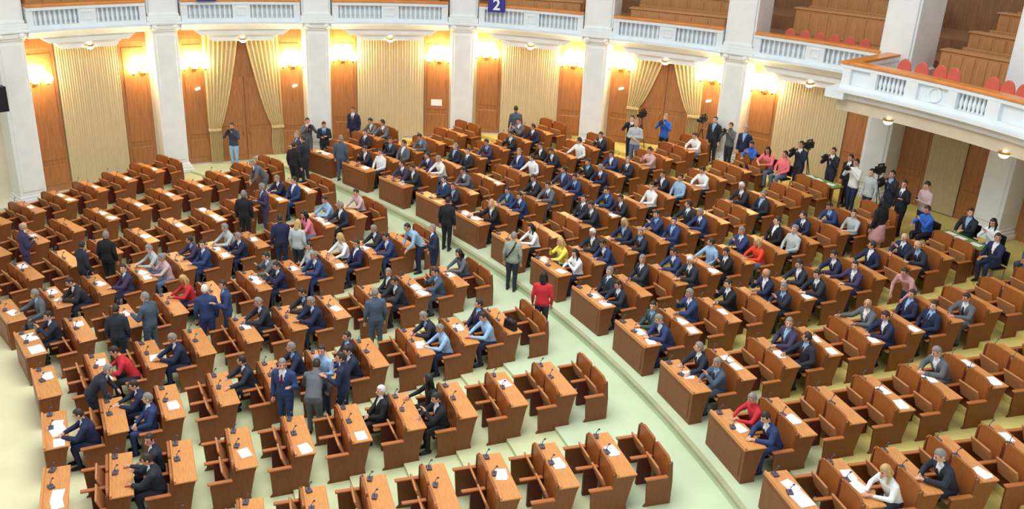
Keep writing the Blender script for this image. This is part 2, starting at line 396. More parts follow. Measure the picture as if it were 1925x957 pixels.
# ------------------------------------------------------------------ people: posed bodies, each one continuous remeshed surface
def V(*a): return Vector(a)
def skeleton(pose):
    """joints of a figure facing -X; y<0 is the figure's left hand"""
    j = {}
    if pose.startswith('sit'):
        lean = {'sit_write': .14, 'sit_back': -.02, 'sit_phone': .10, 'sit_turn': .05, 'sit_lean': .24, 'sit_reach': .12}[pose]
        hip = V(-.19, 0, .555)
        j['pelvis'] = hip; j['waist'] = hip+V(-.02-lean*.25, 0, .17); j['chest'] = hip+V(-.01-lean*.75, 0, .37); j['shl'] = hip+V(.0-lean, 0, .50)
        j['neck'] = j['shl']+V(-.01-lean*.12, 0, .075); j['head'] = j['neck']+V(-.035-lean*.2, 0, .135)
        j['hips'] = [hip+V(-.02, s*.095, -.015) for s in (-1, 1)]
        j['knees'] = [V(-.60, s*.13, .53) for s in (-1, 1)]; j['ankles'] = [V(-.58+.06*(s > 0), s*.12, .085) for s in (-1, 1)]
        sh = [j['shl']+V(0, s*.185, -.03) for s in (-1, 1)]
        j['sh'] = sh
        if pose in ('sit_write', 'sit_lean'):
            j['el'] = [V(-.47-lean*.3, -.27, .83), V(-.47-lean*.3, .27, .83)]; j['wr'] = [V(-.70-lean*.25, -.10, .825), V(-.73-lean*.25, .07, .825)]
        elif pose == 'sit_back':
            j['el'] = [V(-.26, -.27, .78), V(-.26, .27, .78)]; j['wr'] = [V(-.46, -.12, .665), V(-.48, .08, .675)]
        elif pose == 'sit_phone':
            j['el'] = [V(-.52, -.22, .84), V(-.52, .22, .84)]; j['wr'] = [V(-.62, -.07, 1.02), V(-.66, .12, .83)]
        elif pose == 'sit_turn':
            j['el'] = [V(-.44, -.28, .82), V(-.28, .30, .79)]; j['wr'] = [V(-.68, -.16, .825), V(-.50, .20, .68)]
        else:
            j['el'] = [V(-.48, -.30, .84), V(-.50, .26, .83)]; j['wr'] = [V(-.76, -.38, .84), V(-.72, .10, .825)]
        j['yaw'] = {'sit_turn': .8, 'sit_back': -.25, 'sit_reach': -.5}.get(pose, .1); j['nod'] = {'sit_write': .38, 'sit_lean': .5, 'sit_phone': .3}.get(pose, .08)
        j['toe'] = V(-1, 0, 0)
    else:
        lean = {'stand_lean': .42}.get(pose, .02)
        hip = V(.06 if pose == 'stand_lean' else 0, 0, .94)
        c, s_ = math.cos(lean*1.6), math.sin(lean*1.6)
        def sp(d): return hip+V(-d*s_, 0, d*c)
        j['pelvis'] = hip; j['waist'] = sp(.17); j['chest'] = sp(.37); j['shl'] = sp(.50); j['neck'] = sp(.575)+V(-.01, 0, 0); j['head'] = j['neck']+V(-.03-s_*.06, 0, .13*max(c, .8))
        j['hips'] = [hip+V(0, s*.09, -.02) for s in (-1, 1)]
        j['knees'] = [V(-.03+.02*s, s*.10, .50) for s in (-1, 1)]; j['ankles'] = [V(.02+.04*s, s*.11, .085) for s in (-1, 1)]
        j['sh'] = [j['shl']+V(0, s*.185, -.03) for s in (-1, 1)]
        S = j['sh']
        if pose == 'stand_idle':
            j['el'] = [S[0]+V(.03, -.06, -.28), S[1]+V(.03, .06, -.28)]; j['wr'] = [S[0]+V(-.05, -.07, -.53), S[1]+V(-.06, .05, -.53)]
        elif pose == 'stand_phone':
            j['el'] = [S[0]+V(-.04, -.06, -.28), S[1]+V(-.03, .06, -.28)]; j['wr'] = [S[0]+V(-.25, .08, -.20), S[1]+V(-.24, -.09, -.24)]
        elif pose == 'stand_camera':
            j['el'] = [S[0]+V(-.16, -.10, -.20), S[1]+V(-.16, .10, -.20)]; j['wr'] = [S[0]+V(-.30, .09, .04), S[1]+V(-.29, -.09, .05)]
        elif pose == 'stand_lean':
            j['el'] = [S[0]+V(-.08, -.08, -.26), S[1]+V(-.03, .10, -.27)]; j['wr'] = [S[0]+V(-.22, -.02, -.42), S[1]+V(-.14, .04, -.46)]
        elif pose == 'stand_cross':
            j['el'] = [S[0]+V(-.03, -.08, -.27), S[1]+V(-.03, .08, -.27)]; j['wr'] = [S[0]+V(-.20, .22, -.24), S[1]+V(-.22, -.18, -.28)]
        else:
            j['el'] = [S[0]+V(-.05, -.09, -.27), S[1]+V(.03, .06, -.28)]; j['wr'] = [S[0]+V(-.27, -.06, -.16), S[1]+V(-.07, .05, -.52)]
        j['yaw'] = {'stand_talk': .4}.get(pose, 0); j['nod'] = {'stand_phone': .4, 'stand_lean': .3}.get(pose, .05)
        j['toe'] = V(-1, 0, 0)
    return j
def remesh(mb, vox):
    me = mb.mesh('raw', SKINS[0]); o = bpy.data.objects.new('raw', me); COL.objects.link(o)
    m = o.modifiers.new('r', 'REMESH'); m.mode = 'VOXEL'; m.voxel_size = vox; m.use_smooth_shade = True
    s = o.modifiers.new('s', 'SMOOTH'); s.factor = .5; s.iterations = 2
    dg = bpy.context.evaluated_depsgraph_get(); ev = o.evaluated_get(dg)
    em = ev.to_mesh(); v = [p.co.copy() for p in em.vertices]; f = [tuple(p.vertices) for p in em.polygons]; n = [p.normal.copy() for p in em.vertices]
    ev.to_mesh_clear(); bpy.data.objects.remove(o); bpy.data.meshes.remove(me)
    return v, f, n
def seg_d(p, a, b, ra, rb):
    ab = b-a; t = max(0, min(1, (p-a).dot(ab)/max(ab.length_squared, 1e-9)))
    return (p-(a+ab*t)).length/(ra+(rb-ra)*t), t
def build_pose(pose):
    j = skeleton(pose); mb = MB()
    # torso: stacked superelliptic rings
    rings = [(j['pelvis']+V(0, 0, -.09), .13, .09), (j['pelvis'], .175, .125), (j['waist'], .158, .112), (j['chest'], .182, .128), (j['shl']+V(0, 0, -.045), .185, .105), (j['shl']+V(-.005, 0, .015), .13, .075), (j['neck'], .06, .058)]
    v = []; n = 16
    for q, (p, w, d) in enumerate(rings):
        a = rings[max(q-1, 0)][0]; b = rings[min(q+1, len(rings)-1)][0]
        t = (b-a).normalized(); lat = V(0, 1, 0); fw = lat.cross(t)
        for k in range(n):
            al = 2*math.pi*k/n; ca, sa = math.cos(al), math.sin(al)
            e = .8
            v.append(p+lat*w*math.copysign(abs(ca)**e, ca)+fw*d*math.copysign(abs(sa)**e, sa))
    f = [(i*n+k, i*n+(k+1) % n, (i+1)*n+(k+1) % n, (i+1)*n+k) for i in range(len(rings)-1) for k in range(n)]
    f += [tuple(reversed(range(n))), tuple(range((len(rings)-1)*n, len(rings)*n))]
    mb.add(v, f)
    RT = Matrix.Rotation(j['yaw'], 3, 'Z') @ Matrix.Rotation(-j['nod'], 3, 'Y')
    H = j['head']
    mb.tube([j['neck']+V(.01, 0, -.06), j['neck'], H+V(.02, 0, -.05)], [.062, .057, .058], 12)
    mb.ell(H, (.098, .078, .122), RT)
    mb.ell(H+RT @ V(-.035, 0, -.055), (.06, .058, .068), RT)
    mb.tube([H+RT @ V(-.085, 0, .02), H+RT @ V(-.118, 0, -.022)], [.014, .018], 8)
    for s in (-1, 1): mb.ell(H+RT @ V(.012, s*.082, -.005), (.024, .016, .034), RT, 8, 6)
    segs = []
    arm_r = ((.062, .047), (.047, .036)); leg_r = ((.092, .066), (.064, .044))
    for s in (0, 1):
        sg = -1 if s == 0 else 1
        sh, el, wr = j['sh'][s], j['el'][s], j['wr'][s]
        mb.tube([sh+V(0, -sg*.05, .005), sh, el], [.064, .066, .05], 10); mb.tube([el, el.lerp(wr, .4), wr], [.05, .045, .034], 10)
        hd = (wr-el).normalized()
        mb.tube([wr, wr+hd*.05, wr+hd*.095], [.03, .036, .034], 10, 0, True, .62, (0, 0, 1) if abs(hd.z) < .8 else (1, 0, 0))
        hp, kn, an = j['hips'][s], j['knees'][s], j['ankles'][s]
        mb.tube([hp, hp.lerp(kn, .5), kn], [.098, .086, .066], 12); mb.tube([kn, kn.lerp(an, .35), an], [.066, .06, .044], 12)
        mb.tube([an+V(.05, 0, -.04), an+V(-.06, 0, -.04), an+V(-.17, 0, -.05)], [.042, .045, .034], 10)
        segs += [('arm', sh, el, .06, .048), ('arm', el, wr, .048, .034), ('hand', wr+hd*.03, wr+hd*.16, .034, .034), ('leg', hp, kn, .098, .066), ('leg', kn, an, .066, .044), ('foot', an+V(.05, 0, -.05), an+V(-.17, 0, -.055), .05, .04)]
    segs += [('torso', j['pelvis']+V(0, 0, -.03), j['waist'], .14, .14), ('torso', j['waist'], j['chest'], .14, .15), ('torso', j['chest'], j['shl'], .15, .15),
             ('torso', j['sh'][0], j['sh'][1], .07, .07), ('head', j['neck']+V(0, 0, .035), H, .06, .10), ('head', H, H+V(0, 0, .03), .10, .10)]
    vs_, fs_, ns_ = remesh(mb, .0185)
    reg = []
    for fc in fs_:
        p = sum((vs_[i] for i in fc), Vector())/len(fc)
        rg_ = min((seg_d(p, a, b, ra, rb)[0], nm) for nm, a, b, ra, rb in segs)[1]
        if rg_ in ('torso', 'leg') and not pose.startswith('sit'): rg_ = 'torso' if p.z > j['pelvis'].z-.07 else 'leg'
        reg.append(rg_)
    # V opening of a jacket
    ax = (j['shl']-j['waist']); L = ax.length; ax.normalize(); fwd = V(0, 1, 0).cross(ax); fwd = -fwd if fwd.x > 0 else fwd
    def in_v(p):
        t = (p-j['waist']).dot(ax)/L
        return t > .22 and (p-j['waist']).dot(fwd) > .02 and abs(p.y) < .012+.075*max(0, t-.22)
    fcent = [sum((vs_[i] for i in fc), Vector())/len(fc) for fc in fs_]
    body = MB(); SL = {'head': 0, 'hand': 0, 'torso': 1, 'arm': 1, 'leg': 2, 'foot': 3}
    for fc, r in zip(fs_, reg): body.f.append(fc); body.m.append(SL[r])
    body.v = [tuple(p) for p in vs_]
    # fingers, eyes, brows, mouth belong to the same mesh
    for s in (0, 1):
        sg = -1 if s == 0 else 1
        wr, el = j['wr'][s], j['el'][s]; hd = (wr-el).normalized()
        latv = V(0, 1, 0)-hd*hd.y
        latv = latv.normalized() if latv.length > .3 else V(1, 0, 0)
        dn = hd.cross(latv).normalized(); dn = -dn if dn.z > 0 else dn
        base = wr+hd*.105
        for q, (o, ln) in enumerate(((-.029, .052), (-.010, .066), (.010, .07), (.029, .06))):
            p0 = base+latv*o-hd*.012; body.tube([p0, p0+hd*ln*.55+dn*.006, p0+hd*ln*.95+dn*.026], [.0095, .009, .0075], 6, 0)
        th0 = wr+hd*.045-latv*sg*.026
        body.tube([th0, th0+hd*.03-latv*sg*.022, th0+hd*.06-latv*sg*.026+dn*.012], [.012, .0105, .0085], 6, 0)
    for s in (-1, 1):
        body.ell(H+RT @ V(-.088, s*.032, .012), (.010, .014, .008), RT, 8, 5, 4)
        body.tube([H+RT @ V(-.094, s*.018, .036), H+RT @ V(-.088, s*.05, .036)], [.005, .004], 5, 4)
    body.tube([H+RT @ V(-.097, -.022, -.066), H+RT @ V(-.099, .022, -.066)], [.005, .005], 5, 5)
    out = {'body': body.mesh('body', [SKINS[0], WHITE, BLACK, SHOE, DARKF, SKINS[3]], True)}
    def shell(name, keep, off, mt):
        m = MB(); mp = {}
        ed = {}
        for fi, fc in enumerate(fs_):
            if not keep(fi): continue
            q = []
            for i in fc:
                if i not in mp: mp[i] = len(m.v); m.v.append(tuple(vs_[i]+ns_[i]*off))
                q.append(mp[i])
            m.f.append(tuple(q)); m.m.append(0)
            for a, b in zip(fc, fc[1:]+fc[:1]):
                if (b, a) in ed: del ed[(b, a)]
                else: ed[(a, b)] = 1
        inn = {}
        for a, b in ed:                                   # turn the open edges in towards the body
            for i in (a, b):
                if i not in inn: inn[i] = len(m.v); m.v.append(tuple(vs_[i]-ns_[i]*.004))
            m.f.append((mp[b], mp[a], inn[a], inn[b])); m.m.append(0)
        return m.mesh(name, mt, True)
    sit = pose.startswith('sit')
    hem = j['pelvis'].z-.13
    def kj(fi):
        r = reg[fi]
        if r == 'leg': return (not sit) and fcent[fi].z > hem
        return r in ('torso', 'arm') and not (r == 'torso' and in_v(fcent[fi]))
    out['jacket'] = shell('jacket', kj, .012, BLACK)
    out['trousers'] = shell('trousers', lambda fi: reg[fi] == 'leg', .006, BLACK)
    # tie down the shirt front
    tb = MB(); pts = []
    for t, w in ((.97, .016), (.88, .02), (.6, .028), (.3, .034)):
        c0 = j['waist']+ax*L*t
        best = max(((p-c0).dot(fwd) for p in vs_ if abs(p.y) < .03 and abs((p-c0).dot(ax)) < .03 and (p-H).length > .15 and (p-c0).dot(fwd) < .17), default=.12)
        pts.append((c0+fwd*(best+.006), w))
    for (p, w), (q, w2) in zip(pts[:-1], pts[1:]):
        a, b, c, d = p+V(0, -w, 0), p+V(0, w, 0), q+V(0, w2, 0), q+V(0, -w2, 0); e = fwd*.008
        tb.add([a, b, c, d, a+e, b+e, c+e, d+e], [(4, 5, 6, 7), (0, 3, 2, 1), (0, 1, 5, 4), (1, 2, 6, 5), (2, 3, 7, 6), (3, 0, 4, 7)])
    out['tie'] = fixn(tb.mesh('tie', BLACK))
    # hair
    def hair(kind):
        m = MB()
        def fn(d, p):
            return p
        tmp = MB().ell((0, 0, 0), (.106, .087, .130), None, 22, 16)
        keep = []
        for fc in tmp.f:
            p = sum((Vector(tmp.v[i]) for i in fc), Vector())/len(fc); d = Vector((p.x/.106, p.y/.087, p.z/.13)); fx = -d.x
            ok = d.z > .62 or (fx < .45 and d.z > .05) or (fx < -.05 and d.z > -.45)
            if kind == 'bald': ok = fx < .15 and -.45 < d.z < .42
            if kind == 'long': ok = ok or (fx < .35 and d.z > -.9)
            if len(fc) > 4: ok = kind != 'bald' and p.z > 0
            if ok: keep.append(fc)
        off = V(.004, 0, .006)
        used = sorted({i for fc in keep for i in fc}); mp = {i: q for q, i in enumerate(used)}
        vv = [H+RT @ (Vector(tmp.v[i])+off) for i in used]; inn = [H+RT @ (Vector(tmp.v[i])*.9+off) for i in used]
        nn = len(vv); ff = [tuple(mp[i] for i in fc) for fc in keep]
        ed = {}
        for fc in ff:
            for a, b in zip(fc, fc[1:]+fc[:1]):
                if (b, a) in ed: del ed[(b, a)]
                else: ed[(a, b)] = 1
        m.add(vv+inn, ff+[tuple(reversed([i+nn for i in fc])) for fc in ff]+[(b, a, a+nn, b+nn) for a, b in ed])
        if kind == 'long':
            up_ = V(0, 0, 1)
            m.tube([H+RT @ V(.06, 0, .02), H+RT @ V(.085, 0, -.10), H+V(.09, 0, -.25)], [.07, .085, .06], 12, 0, True, .55, (0, 1, 0))
            for s in (-1, 1): m.tube([H+RT @ V(.01, s*.075, .02), H+RT @ V(.0, s*.085, -.10), H+V(.02, s*.085, -.22)], [.03, .032, .02], 8)
        return m.mesh('hair', HAIRC['d'], True)
    out['short'] = hair('short'); out['bald'] = hair('bald'); out['long'] = hair('long')
    out['j'] = j
    return out
POSES = {p: build_pose(p) for p in ('sit_write', 'sit_back', 'sit_phone', 'sit_turn', 'sit_lean', 'sit_reach', 'stand_idle', 'stand_phone', 'stand_camera', 'stand_lean', 'stand_talk', 'stand_cross')}
PHONE = bevelled(MB().box(-.006, .006, -.036, .036, -.072, .072).mesh('phone', BLACK), .004)
cm_ = MB().box(-.05, .05, -.07, .07, -.05, .05); cm_.tube([(-.05, 0, 0), (-.17, 0, 0)], [.04, .045], 12, 0, False); cm_.box(-.03, .03, -.03, .03, .05, .085)
CAMERA = cm_.mesh('hand_camera', BLACK)
SKIRT = MB().lathe([(.20, .48), (.235, .50), (.225, .62), (.205, .78), (.19, .90), (.165, 1.0)], 20).mesh('skirt', BLACK, True)
STRAP = MB().tube([(.02, .09, 1.50), (-.13, .06, 1.38), (-.175, -.04, 1.22), (-.15, -.14, 1.04), (0, -.22, .96), (.14, -.14, 1.04), (.165, -.02, 1.22), (.13, .07, 1.40), (.02, .09, 1.50)], [.022]*9, 8, 0, False, .4).mesh('strap', BLACK)
def person(pose, loc, rz, kind, col, hair, label, group, mirror=False, scale=1., trous=None):
    P = POSES[pose]
    o = ob('person', P['body'], None, loc, (0, 0, rz), (scale, -scale if mirror else scale, scale))
    tag(o, label, 'person', group)
    shirt = random.choice(['white', 'white', 'lblue', 'white']) if kind == 's' else col
    sk_only = trous == 'skirt'
    tr = trous or (col if kind == 's' else random.choice(['dark', 'black', 'navy', 'jeans']))
    if sk_only: tr = 'dustypink'
    sk = random.choice(SKINS)
    for i, m in enumerate((sk, cloth(shirt), sk if sk_only else cloth(tr), SHOE, DARKF, SKINS[3])):
        o.material_slots[i].link = 'OBJECT'; o.material_slots[i].material = m
    parts = [('skirt', SKIRT, cloth(tr)) if sk_only else ('trousers', P['trousers'], cloth(tr)), ('hair', P['bald' if hair == 'b' else ('long' if hair in 'kl' else 'short')], HAIRC[hair])]
    if kind == 's':
        parts.append(('jacket', P['jacket'], cloth(col)))
        if hair not in 'kl' and random.random() < .7: parts.append(('tie', P['tie'], cloth(random.choice(['tie', 'tie2', 'dark', 'navy']))))
    for n, me, m in parts:
        c = ob(n, me, o); c.material_slots[0].link = 'OBJECT'; c.material_slots[0].material = m
    return o
def cname(c): return CNAME.get(c, c)
SITP = ['sit_write', 'sit_write', 'sit_back', 'sit_phone', 'sit_turn', 'sit_lean', 'sit_reach', 'sit_write']
FIX = {('R', 2, 0, 1): 'sit_reach', ('L', 2, 6, 1): 'sit_reach', ('R', 1, 0, 0): 'sit_lean', ('R', 1, 0, 1): 'sit_write', ('R', 5, 1, 0): 'sit_lean', ('L', 1, 4, 1): 'sit_back', ('R', 3, 0, 0): 'sit_lean', ('R', 0, 1, 0): 'sit_lean', ('R', 0, 2, 0): 'sit_lean'}
ph = 0
for key, (kind, col, hair) in OCC.items():
    if key not in SEATFRAME: continue
    (loc, a, yy) = SEATFRAME[key]; b, k, i, s = key
    pose = FIX.get(key) or random.choice(SITP)
    p = loc+Vector((-math.sin(a)*yy, math.cos(a)*yy, 0))
    what = '%s %s' % (cname(col), 'suit' if kind == 's' else 'top')
    person(pose, p, a+random.uniform(-.08, .08), kind, col, hair, 'person in %s, %s desk from aisle, %s seat' % (what, where(b, k, i), 'near' if s == 0 else 'far'), 'people seated at the bench desks', random.random() < .4, random.uniform(.95, 1.03))
# standing people: block, chain and row (fractions are gangways), pose, clothes, heading, what sets them apart
STAND = [
('L', 8.05, -.84, 'camera', 't', 'darkblue', 'd', 265, 'photographer in dark top raising a camera before the parted door curtains', 'lblue'),
('L', 4.33, -1.45, 'idle', 's', 'black', 'd', 70, 'person in black suit striding alone up the pale aisle', None),
('L', 3.22, -1.55, 'idle', 't', 'sage', 'g', 75, 'person in grey-green shirt with dark strap, back turned in aisle', 'dark'),
('L', 2.33, -.95, 'idle', 't', 'red', 'k', 80, 'dark-haired person in bright red top standing in aisle', 'dark'),
('L', 3.98, .02, 'lean', 't', 'lblue', 'd', 215, 'person in light-blue shirt bending over bench beside aisle', 'navy'),
('L', 3.72, -.05, 'talk', 's', 'navy', 'g', 200, 'grey-haired person in navy suit beside the bending light-blue shirt', None),
('R', 12.02, .25, 'camera', 's', 'grey', 'd', 300, 'person in grey jacket filming in front of white column', None),
('R', 11.72, .5, 'phone', 's', 'dark', 'd', 280, 'person in charcoal suit holding papers beside white column', None),
('R', 11.7, 1.85, 'idle', 's', 'navy', 'd', 250, 'person in navy suit alone against the cream wall curtain', None),
('R', 10.78, -.3, 'idle', 's', 'bluegrey', 'g', 80, 'person in blue-grey suit at first desk of farthest right line', None),
('L', 6.85, -.75, 'idle', 's', 'black', 'd', 70, 'person in black suit, nearest of the group at far aisle end', None),
('L', 6.98, -1.45, 'talk', 's', 'dark', 'd', 160, 'person in charcoal suit in the group at far aisle end', None),
('L', 7.2, -1.7, 'talk', 's', 'purple', 'g', 210, 'person in dark purple suit, farthest of group at aisle end', None),
('L', 6.78, .56, 'lean', 's', 'grey', 'g', 215, 'person in grey jacket bending over a far left bench', None),
('L', 5.86, 2.66, 'idle', 's', 'black', 'g', 90, 'person in black suit, back turned, gangway of left block\'s far half', None),
('L', 5.9, 1.95, 'phone', 's', 'purple', 'g', 215, 'person in purple suit looking at a phone in left gangway', None),
('L', 4.9, 2.8, 'idle', 's', 'navy', 'd', 110, 'person in navy suit, back turned, beside blond person in left block', None),
('L', 4.72, 2.55, 'idle', 't', 'lgrey', 'l', 75, 'blond person in light-grey top standing in left block gangway', None),
('L', 5.85, 6.54, 'idle', 's', 'black', 'g', 85, 'person in black suit standing among empty far left benches', None),
('L', 5.75, 7.23, 'talk', 's', 'dark', 'd', 60, 'person in charcoal suit beside black suit among far left benches', None),
('L', 6.82, 7.82, 'phone', 's', 'purple', 'b', 40, 'balding person in purple-grey suit at left edge of the rows', None),
('L', 3.82, 7.63, 'idle', 's', 'dark', 'd', 100, 'person in charcoal suit, back turned, front part of left block', None),
('L', 3.84, 6.95, 'talk', 's', 'bluegrey', 'g', 160, 'person in blue-grey suit talking in front part of left block', None),
('L', 3.68, 5.8, 'idle', 's', 'blue', 'w', 110, 'white-haired person in blue suit standing in middle of left block', None),
('L', 3.66, 5.35, 'talk', 's', 'blue', 'd', 205, 'dark-haired person in blue suit facing the white-haired one', None),
('L', 2.75, 2.66, 'idle', 's', 'bluegrey', 'g', 110, 'person in blue-grey suit leaning toward desk near the centre', None),
('L', 1.86, 5.2, 'talk', 's', 'blue', 'g', 262, 'person in blue suit facing the camera in huddle of left block', None),
('L', 1.72, 4.72, 'lean', 's', 'grey', 'd', 90, 'person in grey suit bending into the huddle, back to camera', None),
('L', 1.74, 4.12, 'talk', 's', 'navy', 'd', 175, 'person in navy suit at the right of the huddle', None),
('L', 1.93, 4.4, 'talk', 't', 'lblue', 'd', 245, 'person in light-blue shirt behind the huddle', 'navy'),
('L', 2.78, 8.48, 'lean', 's', 'dark', 'g', 20, 'person in charcoal suit bending over a front left desk', None),
('R', 3.87, 7.6, 'idle', 's', 'black', 'k', 120, 'person in black jacket and pink skirt among right rear benches', 'skirt'),
('R', 7.72, 6.9, 'cross', 't', 'lgrey', 'g', 250, 'person in light-grey shirt and jeans near far drapes, arms folded', 'jeans'),
('R', 7.65, 8.1, 'camera', 't', 'brightblue', 'g', 240, 'photographer in bright-blue shirt before the far parted drapes', None),
('R', 7.98, 7.35, 'camera', 's', 'dark', 'd', 240, 'camera operator in charcoal jacket beside the far tripod', None),
('R', 7.08, 8.98, 'idle', 's', 'dark', 'd', 230, 'person in charcoal suit standing left of rear square column', None),
('R', 6.8, 8.98, 'camera', 't', 'grey', 'd', 220, 'photographer in grey top in front of rear square column', None),
('R', 6.55, 8.98, 'idle', 's', 'navy', 'g', 230, 'person in navy suit standing right of rear square column', None),
('R', 5.68, 9.1, 'camera', 's', 'dark', 'd', 215, 'camera operator in charcoal jacket right of the coral tops', None),
('R', 5.36, 9.6, 'camera', 's', 'dark', 'd', 215, 'camera operator in charcoal jacket behind the first green table', None),
('R', 5.1, 9.6, 'idle', 's', 'black', 'd', 210, 'person in black suit beside the white-shirted photographer', None),
('R', 4.86, 9.15, 'camera', 't', 'white', 'd', 210, 'photographer in white shirt in front of column under balcony', None),
('R', 4.58, 9.0, 'idle', 't', 'lgrey', 'd', 210, 'person in light-grey shirt right of the white-shirted photographer', None),
('R', 4.4, 9.3, 'camera', 's', 'dark', 'd', 205, 'camera operator in charcoal jacket under the projecting balcony', None),
('R', 4.14, 9.05, 'talk', 's', 'black', 'd', 205, 'person in black suit standing under the projecting balcony', None),
('R', 3.98, 9.45, 'phone', 't', 'pinkgrey', 'd', 200, 'person in pinkish top under the projecting balcony', None),
('R', 9.62, 5.5, 'idle', 't', 'bluegrey', 'd', 100, 'person in blue-grey shirt, back turned, facing cream curtain', None),
('R', 2.62, 5.75, 'lean', 't', 'dustypink', 'd', 215, 'person in dusty-pink top bending over a right block desk', None)]
for q, (b, k, i, pose, kind, col, hair, hd, lab, tr) in enumerate(STAND):
    x, y = polar(b, k, i); z = floor_z(x, y); rz = R_(hd)+math.pi
    sc_ = random.uniform(.96, 1.02)
    person('stand_'+pose, (x, y, z), rz, kind, col, hair, lab, 'people standing in the hall', False, sc_, tr)
    if col == 'sage': ob('strap', STRAP, bpy.data.objects[[o_.name for o_ in COL.objects if o_.name.startswith('person')][-1]])
    if pose in ('phone', 'camera'):
        w = (POSES['stand_'+pose]['j']['wr'][0]+POSES['stand_'+pose]['j']['wr'][1])/2
        p = Matrix.Rotation(rz, 3, 'Z') @ ((w+Vector((-.09 if pose == 'phone' else -.10, 0, .05)))*sc_)+Vector((x, y, z))
        if pose == 'phone': tag(ob('phone', PHONE, None, p, (0, R_(35), rz)), 'black phone held by '+lab[:lab.find(' in ', 4)]+lab[lab.find(' in '):], 'phone', 'phones held by standing people')
        else: tag(ob('hand_camera', CAMERA, None, p, (0, 0, rz)), 'black camera held by '+lab, 'camera', 'cameras held by the press')

# press people seated on black chairs behind the last benches
CB = bevelled(MB().box(.02, .05, -.22, .22, .5, .88).mesh('backrest', BLACK), .012); CS = bevelled(MB().box(-.42, .03, -.23, .23, .42, .465).mesh('seat', BLACK), .015); CL_ = MB().tube([(0, 0, .015), (0, 0, .43)], [.013, .013], 6).mesh('leg', GREYM)
for k, i, pose, kind, col, hair, what in ((6.34, 9.0, 'sit_phone', 't', 'brightblue', 'd', 'bright-blue top, left end of press row'), (6.08, 9.05, 'sit_write', 't', 'coral', 'k', 'coral top with long dark hair, press row'), (5.82, 9.0, 'sit_back', 't', 'coral', 'd', 'coral top with short hair, press row'), (3.68, 9.05, 'sit_phone', 't', 'brightblue', 'd', 'bright-blue top beside the second green table'), (3.2, 9.95, 'sit_phone', 't', 'white', 'k', 'white top behind the second green table'), (3.5, 9.95, 'sit_turn', 's', 'dark', 'd', 'charcoal jacket behind the second green table'), (2.86, 9.1, 'sit_turn', 's', 'navy', 'd', 'navy suit at the right edge, press row'), (2.72, 10.0, 'sit_back', 's', 'bluegrey', 'd', 'blue-grey jacket at the right edge, press row')):
    x, y = polar('R', k, i); z = floor_z(x-.2, y); z = max(z, floor_z(x, y)); a = phi('R', k)+random.uniform(-.2, .2)
    o = ob('press_chair', None, None, (x, y, z), (0, 0, a)); tag(o, 'black chair under the person in '+what, 'chair', 'press chairs')
    ob('backrest', CB, o); ob('seat', CS, o)
    for lx in (-.38, .02):
        for ly in (-.19, .19): ob('leg', CL_, o, (lx, ly, 0))
    person(pose, (x, y, z), a, kind, col, hair, 'seated person in '+what, 'press people seated behind the benches')

# ------------------------------------------------------------------ the round wall, columns, balconies
CA = [152.0, 136.7, 122.15, 106.55, 90.45, 75.15, 59.45, 43.3, 31.1, 15.8]          # column angles about the hall centre, left to right
CR = [19.7, 19.7, 19.8, 19.5, 19.95, 19.2, 19.0, 18.9, 18.9, 18.9]                 # radius of their front faces
def fr(a):
    if a >= CA[0]: return CR[0]
    if a <= CA[-1]: return CR[-1]
    for (a0, r0), (a1, r1) in zip(zip(CA, CR), zip(CA[1:], CR[1:])):
        if a1 <= a <= a0:
            t = (a0-a)/(a0-a1); return r0+(r1-r0)*t
def sweep(mb, prof, a0, a1, n, rel=True, mi=0, inset=None):
    """closed profile [(dr, z)] swept along the round wall from angle a0 to a1; dr is relative to the column fronts when rel"""
    m = len(prof); st = len(mb.v); v = []
    for k in range(n+1):
        for q, (dr, z) in enumerate(prof):
            ins = inset[q] if inset else 0
            a = a0+(a1-a0)*k/n
            if ins: a = a0-ins+(a1-a0+2*ins)*k/n      # a0 > a1
            r = (fr(a) if rel else 0)+dr
            v.append(hall(a, r, z))
    f = [(k*m+q, k*m+(q+1) % m, (k+1)*m+(q+1) % m, (k+1)*m+q) for k in range(n) for q in range(m)]
    f += [tuple(range(m)), tuple(reversed(range(n*m, n*m+m)))]
    return mb.add(v, f, mi)
def rect(r0, r1, z0, z1): return [(r0, z0), (r1, z0), (r1, z1), (r0, z1)]
WD = .85                                                              # wall face behind the column fronts
wall = struct(ob('wall_back', fixn(sweep(MB(), rect(WD, WD+.3, -1.2, 5.19), 158, 2, 120).mesh('wall_back', PLAST))), 'round hall wall behind the white columns')
gw = struct(ob('wall_gallery', fixn(sweep(MB(), rect(7.2, 7.5, 5.2, 12.0), 150, 8, 80).mesh('wall_gallery', W_GALD))), 'brown wooden wall at the back of the gallery')
gf = struct(ob('floor_gallery', fixn(sweep(sweep(sweep(MB(), rect(.35, 7.2, 5.2, 5.42), 150, 8, 80), rect(2.6, 7.2, 5.42, 5.85), 150, 8, 80), rect(4.4, 7.2, 5.85, 6.35), 150, 8, 80).mesh('floor_gallery', W_GALD))), 'stepped gallery floor behind the balcony fronts')
